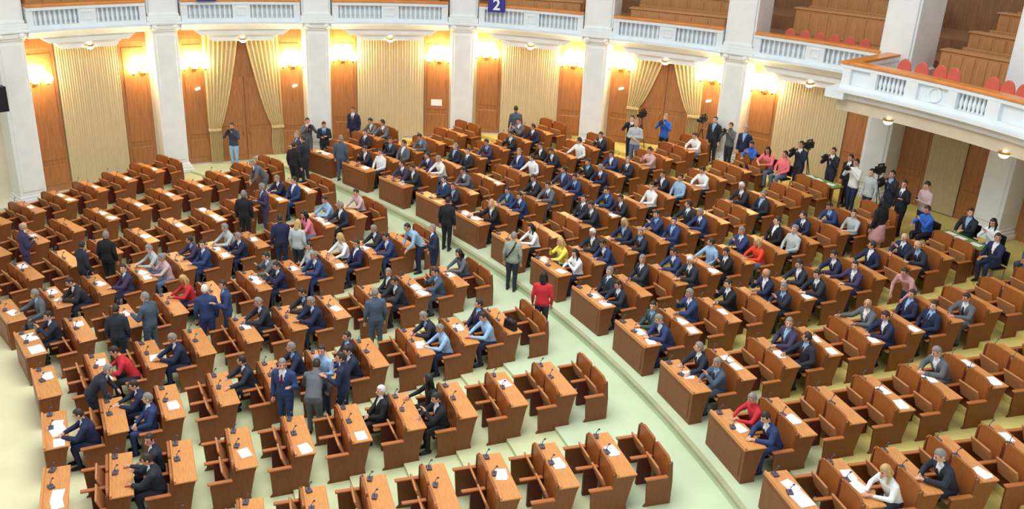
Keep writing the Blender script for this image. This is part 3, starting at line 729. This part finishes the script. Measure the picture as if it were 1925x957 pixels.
# wood panels flanking each bay
def panel_mesh(h, w=1.0):
    base = bevelled(MB().box(-.08, 0, -w/2, w/2, 0, h).mesh('wood_panel', W_WALL), .01)
    fld = bevelled(MB().box(-.105, -.075, -w/2+.12, w/2-.12, .25, .95).box(-.105, -.075, -w/2+.12, w/2-.12, 1.15, h-.75).box(-.105, -.075, -w/2+.12, w/2-.12, h-.58, h-.15).mesh('raised_field', W_WALL), .012)
    return base, fld
def bay(j):
    """inner limits of bay j between columns j and j+1 (angles, a0 > a1)"""
    e = math.degrees(.50/19.3); return CA[j]-e, CA[j+1]+e
def wall_pt(a, dr=0): return hall(a, fr(a)+WD+dr)
def base_z(a):
    p = wall_pt(a, -.5); return floor_z(p.x, p.y)
PAN = {}
for j in range(0, 9):
    a0, a1 = bay(j)
    for s, a in ((0, a0-math.degrees(.5/19.8)), (1, a1+math.degrees(.5/19.8))):
        if j == 0: continue
        z = base_z(a); h = round(5.3-z, 2)
        if h not in PAN: PAN[h] = panel_mesh(h)
        p = wall_pt(a); p.z = z
        w = ob('wood_panel', PAN[h][0], wall, p, (0, 0, R_(a))); ob('raised_field', PAN[h][1], w)
BAYN = ['hidden bay beyond the leftmost column', 'leftmost bay', 'bay of the left door', 'third bay from left', 'fourth bay from left', 'bay of the far door', 'bay beside the projecting balcony', 'first bay under the projecting balcony', 'rightmost bay under the projecting balcony']
DOORS = (2, 5)
def pleat(mb, a0, a1, z0f, z1, dr, n, waves, amp=.035):
    """pleated sheet with thickness"""
    v = []; f = []; hs = 8
    for side in (0, .012):
        for h in range(hs+1):
            for k in range(n+1):
                t = k/n; a = a0+(a1-a0)*t; z0 = z0f(a); z = z0+(z1-z0)*h/hs
                r = fr(a)+WD+dr+amp*math.sin(t*waves*2*math.pi)*(1-.25*math.sin(h*.8))+amp*.3*math.sin(t*waves*.37*2*math.pi)+side
                v.append(hall(a, r, z))
    c = (n+1)*(hs+1)
    for o in (0, c):
        for h in range(hs):
            for k in range(n): f.append((o+h*(n+1)+k, o+h*(n+1)+k+1, o+(h+1)*(n+1)+k+1, o+(h+1)*(n+1)+k))
    mb.add(v, f); return mb
for j in range(1, 9):
    a0, a1 = bay(j); e = math.degrees(1.0/19.8); c0, c1 = a0-e, a1+e
    if j not in DOORS:
        o = ob('pleated_curtain', fixn(pleat(MB(), c0, c1, lambda a: base_z(a)+.03, 5.25, -.12, 200, 26, .014).mesh('pleated_curtain', FABRIC, True)))
        tag(o, 'tall cream pleated wall curtain in the '+BAYN[j], 'curtain', 'cream curtains around the hall')
    else:
        am = (c0+c1)/2; z = base_z(am); p = wall_pt(am); p.z = z
        dr = struct(ob('door_%d' % (1 if j == 2 else 2), bevelled(MB().box(-.08, 0, -1.45, 1.45, 0, 5.3-z).mesh('door_frame', W_DOOR), .01), None, p, (0, 0, R_(am))), 'wooden double door behind parted gold drapes in the '+BAYN[j])
        leaf = bevelled(MB().box(-.13, -.08, -.62, .62, .02, 3.3).mesh('door_leaf', W_DOOR), .01)
        lf = bevelled(MB().box(-.15, -.125, -.48, .48, .25, 1.2).box(-.15, -.125, -.48, .48, 1.4, 3.1).mesh('raised_field', W_DOOR), .015)
        hm = MB().tube([(-.15, 0, 1.05), (-.20, 0, 1.05), (-.20, 0, 1.28), (-.15, 0, 1.28)], [.014]*4, 8).mesh('handle', BRASS, True)
        for s in (-1, 1):
            l = ob('door_leaf', leaf, dr, (0, s*.63, 0)); ob('raised_field', lf, l); ob('handle', hm, l, (0, -s*.5, 0))
        # two drapes meeting at the top centre and swept aside at tie height
        for s in (-1, 1):
            mb = MB(); n, hs = 60, 26; v = []; f = []; H = 5.25-z-.02
            for side in (0, .014):
                for h in range(hs+1):
                    t = h/hs; zz = .03+(H-.03)*t
                    tz = 1.35/H
                    if t > tz:
                        q = (t-tz)/(1-tz); inner = .98-.94*(q**.72); outer = 1.42
                    else: inner = .98-.05*math.sin(t/tz*math.pi); outer = 1.40
                    for k in range(n+1):
                        u = k/n; y = s*(outer+(inner-outer)*u)
                        wv = .045 if t > tz else .055
                        v.append((-.24+wv*math.sin(u*8*2*math.pi+.6*t)+.05*(1-u)*0+side-.04*max(0, 1-abs(t-tz)*9), y, zz))
            c = (n+1)*(hs+1)
            for o_ in (0, c):
                for h in range(hs):
                    for k in range(n): f.append((o_+h*(n+1)+k, o_+h*(n+1)+k+1, o_+(h+1)*(n+1)+k+1, o_+(h+1)*(n+1)+k))
            mb.add(v, f)
            d = ob('drape', fixn(mb.mesh('drape', DRAPE, True)), None, p, (0, 0, R_(am)))
            tag(d, '%s gold drape drawn aside in the %s' % ('left' if s > 0 else 'right', BAYN[j]), 'drape', 'gold door drapes')
            tb = bevelled(MB().box(-.33, -.13, min(s*.95, s*1.42), max(s*.95, s*1.42), 1.28, 1.38).mesh('tieback', DRAPE), .01)
            ob('tieback', tb, d)
# columns
COLN = ['white column just outside the left edge', 'leftmost white column', 'white column left of the left door', 'white column right of the left door', 'white column fourth from left', 'white column left of the far door', 'white column right of the far door', 'white column under the projecting balcony\'s corner', 'rightmost white column under the projecting balcony', 'white column beyond the right edge']
for q, (a, r) in enumerate(zip(CA, CR)):
    p0 = hall(a, r+.5); z = floor_z(*hall(a, r-.2).xy); p0.z = z
    root = ob('column', None, None, p0, (0, 0, R_(a))); root.empty_display_size = .2
    tag(root, COLN[q], 'column', 'white columns around the hall')
    under = q >= 7
    cz = (4.80 if under else 5.40)-z
    sh = MB().box(-.46, .4, -.43, .43, .3, cz-.2).box(-.5, .4, -.33, .33, .5, cz-.35)
    ob('shaft', bevelled(sh.mesh('shaft', STONE), .015), root)
    ob('plinth', bevelled(MB().box(-.62, .4, -.58, .58, 0, .16).box(-.56, .4, -.53, .53, .16, .26).box(-.51, .4, -.48, .48, .26, .34).mesh('plinth', STONE), .02), root)
    ob('capital', bevelled(MB().box(-.52, .4, -.48, .48, cz-.24, cz-.16).box(-.58, .4, -.54, .54, cz-.16, cz+.02).box(-.66, .4, -.62, .62, cz+.02, cz+.12).mesh('capital', STONE), .02), root)
    for s in (-1, 1): ob('rosette', MB().ell((-.60, s*.36, cz-.07), (.09, .13, .1), None, 10, 7).mesh('rosette', STONE, True), root)
    if under: up_b = MB().box(-.5, 1.3, -.62, .62, 5.42-z, 5.75-z)
    else: up_b = MB().box(-.58, 1.3, -.58, .58, cz+.12, cz+.30).box(-.52, 1.3, -.53, .53, cz+.30, cz+.40)
    ob('upper_base', bevelled(up_b.mesh('upper_base', STONE), .02), root)
    zb = (5.7-z) if under else cz+.38
    ob('upper_shaft', bevelled(MB().box(-.46, 1.4, -.47, .47, zb, 12-z).box(-.40, 1.3, -.54, -.47, zb, 12-z).box(-.40, 1.3, .47, .54, zb, 12-z).mesh('upper_shaft', STONE), .015), root)
# balcony fronts
BAL = fixn(MB().lathe([(.05, 0), (.05, .04), (.032, .07), (.06, .18), (.055, .24), (.03, .36), (.042, .44), (.05, .46), (.05, .5)], 10).mesh('baluster', STONE2, True))
BALN = ['', 'leftmost white balcony front between columns', 'white balcony front above the left door', 'white balcony front third from left', 'white balcony front carrying the blue number sign', 'white balcony front above the far door', 'white balcony front left of the projecting balcony']
for j in range(1, 7):
    a0, a1 = bay(j); m = hall((a0+a1)/2, 19.3)
    if j == 6: a1 = 44.4
    g = math.degrees(.08/19.3); b0, b1 = a0-g, a1+g
    root = ob('balcony_front', None, None, (0, 0, 0)); tag(root, BALN[j], 'balcony', 'white balcony fronts')
    root['kind'] = 'structure'
    mi = (b0+b1)/2; wv = b0-b1
    def part(n, prof, aa, bb, mt, inset=None, k=18): return ob(n, fixn(sweep(MB(), prof, aa, bb, k, True, 0, inset).mesh(n, mt)), root)
    part('parapet', rect(.22, .32, 5.5, 6.12), b0, b1, STONE2)
    part('top_moulding', [(-.06, 6.08), (.4, 6.08), (.4, 6.2), (-.02, 6.2), (-.06, 6.16)], b0, b1, STONE2)
    part('handrail', [(-.08, 6.2), (.34, 6.2), (.34, 6.26), (-.02, 6.27), (-.08, 6.24)], b0, b1, W_RAIL)
    part('base_moulding', rect(-.04, .3, 5.46, 5.60), b0, b1, STONE2)
    part('cornice', [(-.22, 5.38), (-.30, 5.42), (-.30, 5.47), (.4, 5.47), (.4, 5.2), (-.05, 5.2), (-.12, 5.28)], b0+.6*g, b1-.6*g, STONE2)
    e1 = math.degrees(.35/19.3); e2 = math.degrees(.62/19.3); e3 = math.degrees(.8/19.3); e4 = math.degrees(1.0/19.3)
    part('corbel', rect(.05, .8, 4.98, 5.2), b0, b1, STONE, [e2, e2, e1, e1])
    part('corbel', rect(.2, .8, 4.74, 4.98), b0, b1, STONE, [e4, e4, e3, e3])
    # posts: ends, centre block and two balustrade panels
    po = wv*.055; cw = wv*.075
    for lo, hi in ((b0, b0-po), (mi+cw, mi-cw), (b1+po, b1)): part('post', rect(-.03, .26, 5.58, 6.1), lo, hi, STONE2, None, 4)
    ob('square_ornament', fixn(sweep(sweep(sweep(sweep(MB(), rect(-.06, 0, 5.70, 5.74), mi+.5, mi-.5, 3), rect(-.06, 0, 5.96, 6.0), mi+.5, mi-.5, 3), rect(-.06, 0, 5.74, 5.96), mi+.5, mi+.38, 1), rect(-.06, 0, 5.74, 5.96), mi-.38, mi-.5, 1).mesh('square_ornament', STONE2)), root)
    for lo, hi in ((b0-po, mi+cw), (mi-cw, b1+po)):
        nb = 9
        for t in range(nb):
            a = lo+(hi-lo)*(t+.5)/nb; ob('baluster', BAL, root, hall(a, fr(a)+.10, 5.59), (0, 0, R_(a)))
# projecting balcony at the right: front at radius 16.1
PB = 16.1
root = ob('projecting_balcony', None); tag(root, 'large white balcony projecting into the hall at the right', 'balcony'); root['kind'] = 'structure'
A0, A1 = 43.7, 8
def pp(n, prof, aa, bb, mt, k=30): return ob(n, fixn(sweep(MB(), prof, aa, bb, k, False).mesh(n, mt)), root)
pp('parapet', rect(PB+.22, PB+.32, 5.5, 6.12), A0-.6, A1, STONE2)
pp('top_moulding', [(PB-.06, 6.08), (PB+.36, 6.08), (PB+.36, 6.2), (PB-.02, 6.2), (PB-.06, 6.16)], A0, A1, STONE2)
pp('handrail', [(PB-.10, 6.2), (PB+.34, 6.2), (PB+.34, 6.27), (PB-.02, 6.27), (PB-.10, 6.24)], A0, A1, W_RAIL)
pp('base_moulding', rect(PB-.05, PB+.3, 5.46, 5.62), A0, A1, STONE2)
pp('cornice', [(PB-.2, 5.38), (PB-.30, 5.42), (PB-.30, 5.5), (PB+.4, 5.5), (PB+.4, 5.2), (PB-.05, 5.2), (PB-.1, 5.3)], A0+.3, A1, STONE2)
pp('beam', rect(PB+.08, PB+.6, 4.82, 5.22), A0+.2, A1, BEAM)
pp('soffit', rect(PB+.1, 19.7, 5.2, 5.42), A0, A1, BEAM)
def ret(n, r0, r1, z0, z1, w0, w1, mt):     # the short side return back to the columns
    p = hall(A0, PB); e = Vector((math.cos(R_(A0)), math.sin(R_(A0)), 0)); t = Vector((-e.y, e.x, 0)); o = MB()
    v = [p+e*r+t*w+Vector((0, 0, z)) for r in (r0, r1) for w in (w0, w1) for z in (z0, z1)]
    o.add(v, [(0, 1, 3, 2), (4, 6, 7, 5), (0, 4, 5, 1), (2, 3, 7, 6), (0, 2, 6, 4), (1, 5, 7, 3)]); ob(n, fixn(o.mesh(n, mt)), root)
ret('parapet', .1, 2.9, 5.5, 6.1, -.3, -.05, STONE2); ret('handrail', -.085, 2.9, 6.196, 6.264, -.34, .08, W_RAIL); ret('top_moulding', -.055, 2.9, 6.076, 6.19, -.34, .04, STONE2)
ret('cornice', -.29, 2.9, 5.204, 5.492, -.3, .30, STONE2); ret('beam', .1, 2.9, 4.82, 5.22, -.5, .0, BEAM)
for lo, hi in ((43.6, 42.7), (40.5, 39.75), (36.5, 35.2), (31.9, 30.9), (27.7, 26.3), (23.0, 22.0), (18.6, 17.4)): pp('post', rect(PB-.05, PB+.28, 5.6, 6.1), lo, hi, STONE2, 3)
pp('blank_panel', rect(PB+.08, PB+.25, 5.6, 6.1), 42.7, 40.5, STONE2, 6); pp('blank_panel', rect(PB+.08, PB+.25, 5.6, 6.1), 35.2, 31.9, STONE2, 6); pp('blank_panel', rect(PB+.08, PB+.25, 5.6, 6.1), 26.3, 23.0, STONE2, 6)
for lo, hi in ((39.75, 36.5), (30.9, 27.7), (22.0, 18.6)):
    for t in range(7):
        a = lo+(hi-lo)*(t+.5)/7; ob('baluster', BAL, root, hall(a, PB+.12, 5.6), (0, 0, R_(a)))
rg = MB()
for k in range(24):
    b0_, b1_ = 2*math.pi*k/24, 2*math.pi*(k+1)/24
    rg.add([(x, r*math.cos(b), r*math.sin(b)) for b in (b0_, b1_) for x, r in ((0, .15), (-.05, .155), (-.05, .215), (0, .22))], [(0, 1, 5, 4), (1, 2, 6, 5), (2, 3, 7, 6)])
ob('ring_ornament', fixn(rg.mesh('ring_ornament', STONE2)), root, hall(33.45, PB+.08, 5.85), (0, 0, R_(33.45)))
pf = struct(ob('floor_projecting_balcony', fixn(sweep(MB(), rect(PB+.3, 19.3, 5.42, 5.46), A0-.8, A1, 30, False).mesh('floor_balcony', W_GALD))), 'wooden floor of the projecting balcony')

# gallery benches and red chairs
def gal_bench(a0, a1, dr, z0, h, n, lab):
    am = (a0+a1)/2; p = hall(am, fr(am)+dr, z0); root = ob('gallery_bench', None, None, p, (0, 0, R_(am)))
    tag(root, lab, 'bench', 'wooden gallery benches'); wv = R_(a0-a1)*(fr(am)+dr)
    ob('front_board', bevelled(MB().box(0, .06, -wv/2, wv/2, 0, h).mesh('front_board', W_GAL), .01), root)
    ob('ledge', bevelled(MB().box(-.06, .42, -wv/2-.02, wv/2+.02, h, h+.05).mesh('ledge', W_GAL), .012), root)
    ob('seat', bevelled(MB().box(.85, 1.3, -wv/2, wv/2, .38, .44).box(1.25, 1.32, -wv/2, wv/2, .44, h+.02).mesh('seat', W_GAL), .01), root)
    for s in (-1, 1): ob('end_panel', bevelled(MB().box(.0, .5, s*(wv/2-.03)-.03, s*(wv/2-.03)+.03, 0, h).box(.8, 1.32, s*(wv/2-.03)-.03, s*(wv/2-.03)+.03, 0, .6).mesh('end_panel', W_GAL), .01), root)
    pw = wv/n; pm = bevelled(MB().box(-.03, .01, -pw*.40, pw*.40, .12, h-.08).mesh('front_panel', W_GAL), .014)
    for k in range(n): ob('front_panel', pm, root, (0, -wv/2+pw*(k+.5), 0))
for j in range(1, 9):
    a0, a1 = bay(j); nm = ['', 'leftmost bay', 'bay above the left door', 'third bay from left', 'bay with the number sign', 'bay above the far door', 'bay left of the projecting balcony', 'first bay behind the projecting balcony', 'last bay behind the projecting balcony'][j]
    for q, (dr, z0) in enumerate(((1.15, 5.42), (2.8, 5.85), (4.6, 6.35))):
        if j == 6 and q == 0: continue
        gal_bench(a0-1.2, a1+1.2, dr, z0, 1.0, 6, 'wooden gallery bench with panelled front, %s row, %s' % (['front', 'middle', 'back'][q], nm))
cb = MB(); pr = []
for k in range(13):
    t = math.pi*k/12; pr.append((.22*math.cos(t), .62+.36*math.sin(t)))
CH_B = bevelled(MB().prism([(-.22, .42)]+list(reversed(pr))+[(.22, .42)], 0, .0, .07).mesh('backrest', REDC), .015)
CH_S = bevelled(MB().box(-.42, .02, -.23, .23, .38, .48).mesh('seat', REDC), .02); CH_L = MB().tube([(0, 0, .02), (0, 0, .38)], [.016, .02], 8).mesh('leg', W_GAL)
def red_chair(a, r, z, lab):
    o = ob('red_chair', None, None, hall(a, r, z), (0, 0, R_(a)+random.uniform(-.1, .1))); tag(o, lab, 'chair', 'red chairs on the balconies')
    ob('backrest', CH_B, o); ob('seat', CH_S, o)
    for x in (-.38, -.02):
        for y in (-.19, .19): ob('leg', CH_L, o, (x, y, 0))
for k in range(6): red_chair(55.2-1.5*k, fr(55)+1.05, 5.42, 'red chair behind balcony left of projecting one, %s from left' % ORD[k+1])
for k, a in enumerate((39.4, 37.6, 36.0, 34.6)): red_chair(a, PB+1.15+.15*(k > 1), 5.46, 'red chair on projecting balcony, left cluster, %s from left' % ORD[k+1])
for k, a in enumerate((30.4, 28.9, 27.4, 25.9, 24.4)): red_chair(a, PB+1.15, 5.46, 'red chair on projecting balcony, right cluster, %s from left' % ORD[k+1])

# wall sconces (each lights its own wall), soffit lamps, small lit signs
SC_P = bevelled(MB().box(-.05, 0, -.09, .09, -.28, .22).mesh('back_plate', BRASS), .012)
GLB = ((-.38, 0), (-.19, .27), (0, .02), (.19, .27), (.38, 0))  # extra globes added, cluster spread to stand in for the lamps' blown-out glow
def sconce(a, z, lab):
    p = hall(a, fr(a)+WD-.10, z); o = ob('wall_sconce', None, None, p, (0, 0, R_(a))); tag(o, lab, 'lamp', 'glowing wall sconces')
    ob('back_plate', SC_P, o)
    for y, dz in GLB:
        ob('arm', SC_A[y], o); g = ob('lamp_globe', SC_G, o, (-.30, y, dz+.02)); ob('lamp_cup', SC_C, g, (0, 0, -.19))
SC_A = {y: MB().tube([(-.03, y*.1, -.12), (-.2, y*.8, -.2), (-.30, y, -.18+dz)], [.014, .014, .014], 6).mesh('arm', BRASS, True) for y, dz in GLB}
SC_G = MB().ell((0, 0, 0), (.175, .175, .175), None, 16, 12).mesh('lamp_globe', GLOBE, True)
SC_C = MB().lathe([(.02, -.04), (.05, -.01), (.08, .03)], 10).mesh('lamp_cup', BRASS, True)
for a, z, lab in ((134.56, 3.75, 'left sconce of the leftmost bay'), (124.3, 3.8, 'right sconce of the leftmost bay'), (119.3, 3.85, 'sconce left of the left door'), (109.1, 3.85, 'sconce right of the left door'), (103.7, 4.05, 'left sconce of the third bay'), (93.1, 4.05, 'right sconce of the third bay'), (87.9, 4.3, 'left sconce of the fourth bay'), (78.0, 4.3, 'right sconce of the fourth bay'), (72.6, 4.4, 'sconce left of the far door'), (62.3, 4.4, 'sconce right of the far door'), (56.6, 4.35, 'sconce beside the projecting balcony')):
    sconce(a, z, 'brass multi-globe wall lamp glowing, '+lab)
SL_ = MB().lathe([(.02, .0), (.13, -.0), (.16, .03), (.16, .06)], 16); SL_M = SL_.mesh('lamp_rim', BRASS)
SL_D = MB().ell((0, 0, .01), (.13, .13, .09), None, 14, 8).mesh('lamp_dome', SPOT, True)
for q, (a, r, z) in enumerate([((bay(j)[0]+bay(j)[1])/2, fr((bay(j)[0]+bay(j)[1])/2)+.14, 4.80) for j in range(1, 7)]+[(37.8, PB+.06, 4.84), (25.0, PB+.06, 4.84)]):
    o = ob('soffit_lamp', None, None, hall(a, r, z)); tag(o, 'small round lamp under balcony, %s from left' % ORD[q+1], 'lamp', 'soffit lamps')
    ob('lamp_dome', SL_D, o, (0, 0, -.04)); ob('lamp_rim', SL_M, o, (0, 0, -.01))
for a, z, n in ((119.1, 2.92, 'left of the left door'), (109.0, 2.93, 'right of the left door'), (72.3, 3.5, 'left of the far door'), (62.4, 3.5, 'right of the far door')):
    o = ob('exit_light', bevelled(MB().box(-.1, 0, -.10, .10, -.04, .04).mesh('exit_light', SIGNL), .02), None, hall(a, fr(a)+WD-.16, z), (R_(-18), 0, R_(a)))
    tag(o, 'small lit white fitting on wood panel '+n, 'light', 'small lit fittings')
o = ob('notice', MB().box(-.006, 0, -.22, .22, -.13, .13).mesh('notice', PAPER), None, hall(93.35, fr(93.35)+WD-.115, 2.2), (0, 0, R_(93.35)))
tag(o, 'white paper notice on wood panel left of a column', 'notice')
# blue number sign on the balcony rail
def sign(a, z, text, lab):
    r = fr(a)-.16
    o = ob('number_sign', bevelled(MB().box(-.03, .02, -.33, .33, -.26, .26).mesh('number_sign', BLUE), .01), None, hall(a, r, z), (0, R_(6), R_(a))); tag(o, lab, 'sign')
    if text:
        cu = bpy.data.curves.new('digit', 'FONT'); cu.body = text; cu.size = .56; cu.align_x = 'CENTER'; cu.align_y = 'CENTER'; cu.extrude = .004; cu.offset = .012
        t = bpy.data.objects.new('digit', cu); COL.objects.link(t); bpy.context.view_layer.update()
        me = bpy.data.meshes.new_from_object(t.evaluated_get(bpy.context.evaluated_depsgraph_get())); bpy.data.objects.remove(t)
        me.materials.clear(); me.materials.append(WHITE)
        ob('digit', me, o, (-.036, 0, 0), Euler((R_(90), 0, R_(-90))))
sign(86.75, 6.28, '2', 'blue square sign with white digit two on balcony rail')
sign(117.9, 6.48, '', 'blue sign cut off by top edge above the left door')
tag(ob('loudspeaker', bevelled(MB().box(-.2, .1, -.16, .16, -.4, .4).box(-.21, -.2, -.13, .13, -.36, .36).mesh('loudspeaker', BLACK), .015), None, hall(138.9, 19.2, 3.5), (0, 0, R_(139))), 'black loudspeaker on leftmost column at the picture\'s edge', 'loudspeaker')

# ------------------------------------------------------------------ things on the desks
PAPERS = {('L', 0): [(0, 55), (1, 50), (2, 50)], ('L', 1): [(1, 65), (4, 14), (5, 12), (6, 35), (9, 15), (9, 35)], ('L', 2): [(1, 60), (2, 35), (7, 35), (9, 12), (9, 45), (9, 62)],
('L', 3): [(0, 55), (1, 12), (1, 40), (3, 40), (5, 60), (7, 35), (8, 12), (8, 65), (9, 65)], ('L', 4): [(1, 60), (2, 12), (3, 55), (4, 40), (4, 60), (7, 60), (8, 70), (9, 20), (9, 70)],
('L', 5): [(1, 26), (1, 55), (3, 50), (4, 14), (4, 55), (6, 20), (6, 45), (7, 50), (8, 30), (8, 75), (9, 35)], ('L', 6): [(0, 25), (1, 20), (3, 12), (3, 35), (3, 88), (4, 45), (5, 40), (8, 75)],
('L', 7): [(1, 35), (2, 35), (3, 40), (4, 40), (5, 15), (5, 55), (7, 50)], ('L', 8): [(2, 30), (3, 25), (4, 40), (5, 15), (5, 55), (6, 45)],
('R', 0): [(0, 40), (0, 66), (1, 38), (1, 62), (3, 15), (4, 70)], ('R', 1): [(0, 50), (1, 40), (3, 15), (3, 55), (4, 60), (5, 15), (5, 70)], ('R', 2): [(0, 50), (1, 40), (1, 65), (2, 40), (3, 14), (3, 55), (4, 14), (5, 14)],
('R', 3): [(0, 15), (0, 50), (1, 12), (1, 45), (2, 40), (4, 14)], ('R', 4): [(0, 15), (0, 50), (3, 14)], ('R', 5): [(0, 20), (0, 80)], ('R', 6): [(3, 14)], ('R', 7): [(0, 40), (0, 80)], ('R', 8): [(2, 14), (2, 45)], ('R', 9): [(0, 30)], ('R', 10): [(0, 30)], ('R', 11): [(0, 40), (0, 64)]}
BIG = {('R', 1, 4, 60), ('R', 0, 0, 40), ('L', 2, 9, 45), ('L', 4, 9, 20), ('L', 4, 9, 70)}
SHEET = MB().box(-.105, .105, -.15, .15, 0, .006).mesh('paper', PAPER)
SHEETS = MB().box(-.105, .105, -.15, .15, 0, .006).box(-.09, .12, -.12, .18, .006, .011, 0, Matrix.Rotation(.12, 4, 'Z')).mesh('papers', PAPER)
SPREAD = MB().box(-.15, .15, -.21, .21, 0, .006).box(-.10, .11, -.13, .17, .006, .011, 0, Matrix.Rotation(-.2, 4, 'Z')).mesh('open_papers', PAPER)
for (b, k), L_ in PAPERS.items():
    for i, v in L_:
        t = tip(b, i); a = phi(b, k)+(WID/2)/t; r = t-.19; w = (v/100-.5)*WID
        x, y = PX+math.cos(a)*r-math.sin(a)*w, PY+math.sin(a)*r+math.cos(a)*w; z = lev(b, i)+.777
        if not in_view(x, y, z, 60, 60): continue
        big = (b, k, i, v) in BIG
        o = ob('paper', SPREAD if big else (SHEETS if random.random() < .35 else SHEET), None, (x, y, z), (0, 0, a+random.uniform(-.25, .25)))
        tag(o, 'white paper on %s from aisle, %s' % (where(b, k, i).replace('block', 'block desk'), 'near end' if v < 30 else ('middle' if v < 58 else 'far end')), 'paper', 'papers on the desks')
# handbag on the last desk of the third left line
t = tip('L', 0); a = phi('L', 2)+(WID/2)/t; r = t-.2
bx_, by_ = PX+math.cos(a)*r+math.sin(a)*.45, PY+math.sin(a)*r-math.cos(a)*.45
hb_ = ob('handbag', bevelled(MB().prism([(-.2, 0), (.2, 0), (.16, .24), (-.16, .24)], 0, -.07, .07).mesh('bag_body', LEATHER), .02), None, (bx_, by_, .777), (0, 0, a+.3))
tag(hb_, 'black leather handbag on a desk beside the aisle', 'handbag')
ob('handle', MB().tube([(0, -.09, .23), (0, -.07, .34), (0, .07, .34), (0, .09, .23)], [.01]*4, 6).mesh('handle', LEATHER, True), hb_)
# press corner: green tables, tripods with cameras
def table(b, k, i, lab):
    x, y = polar(b, k, i); z = floor_z(x, y); a = phi(b, k)
    o = ob('press_table', None, None, (x, y, z), (0, 0, a)); tag(o, lab, 'table', 'green press tables')
    ob('table_top', bevelled(MB().box(-.25, .25, -.75, .75, .72, .75).mesh('table_top', W_SIDE), .008), o)
    ob('table_cloth', bevelled(MB().box(-.24, .24, -.73, .73, .75, .758).mesh('table_cloth', GREEN), .003), o)
    for sx in (-.2, .2):
        for sy in (-.68, .68): ob('leg', MB().box(sx-.025, sx+.025, sy-.025, sy+.025, 0, .72).mesh('leg', W_SIDE), o)
    for yy in (-.4, .1, .45):
        p = o.location+Matrix.Rotation(a, 3, 'Z') @ Vector((0, yy, .758))
        tag(ob('paper', SHEET, None, p, (0, 0, a+random.uniform(-.5, .5))), 'white paper on the '+lab.split(' ', 1)[0]+' press table, '+('near end' if yy < -.2 else 'middle' if yy < .3 else 'far end')+lab[lab.find(' behind'):], 'paper', 'papers on the press tables')
table('R', 5.28, 9.0, 'green-topped table behind the far right benches'); table('R', 3.28, 9.0, 'green-covered table behind benches under projecting balcony')
TL = MB().tube([(0, 0, 1.15), (.42, 0, .02)], [.018, .014], 6).mesh('leg', BLACK); TC = MB().tube([(0, 0, 1.0), (0, 0, 1.35)], [.025, .025], 8).box(-.06, .06, -.05, .05, 1.33, 1.40).mesh('head', GREYM)
vc = MB().box(-.18, .18, -.07, .07, 0, .2); vc.tube([(-.18, 0, .1), (-.36, 0, .1)], [.05, .065], 12, 0, False); vc.box(-.12, .14, -.02, .02, .25, .29).box(-.12, -.09, -.02, .02, .2, .25).box(.11, .14, -.02, .02, .2, .25).tube([(.02, -.07, .15), (.02, -.15, .15)], [.03, .03], 8)
VC = vc.mesh('video_camera', BLACK)
for b, k, i, hd, lab in (('R', 8.05, 8.0, 235, 'beside the far drapes'), ('R', 7.3, 8.98, 230, 'before the rear square column'), ('R', 5.78, 9.7, 215, 'behind the first green table'), ('R', 4.72, 9.7, 210, 'under the projecting balcony')):
    x, y = polar(b, k, i); z = floor_z(x, y)
    o = ob('tripod', None, None, (x, y, z), (0, 0, R_(hd)+math.pi)); tag(o, 'black camera tripod '+lab, 'tripod', 'press tripods')
    for q in range(3): ob('leg', TL, o, (0, 0, 0), (0, 0, R_(120*q)))
    ob('head', TC, o)
    tag(ob('video_camera', VC, None, (x, y, z+1.40), (0, 0, R_(hd)+math.pi)), 'black video camera on tripod '+lab, 'camera', 'press video cameras')
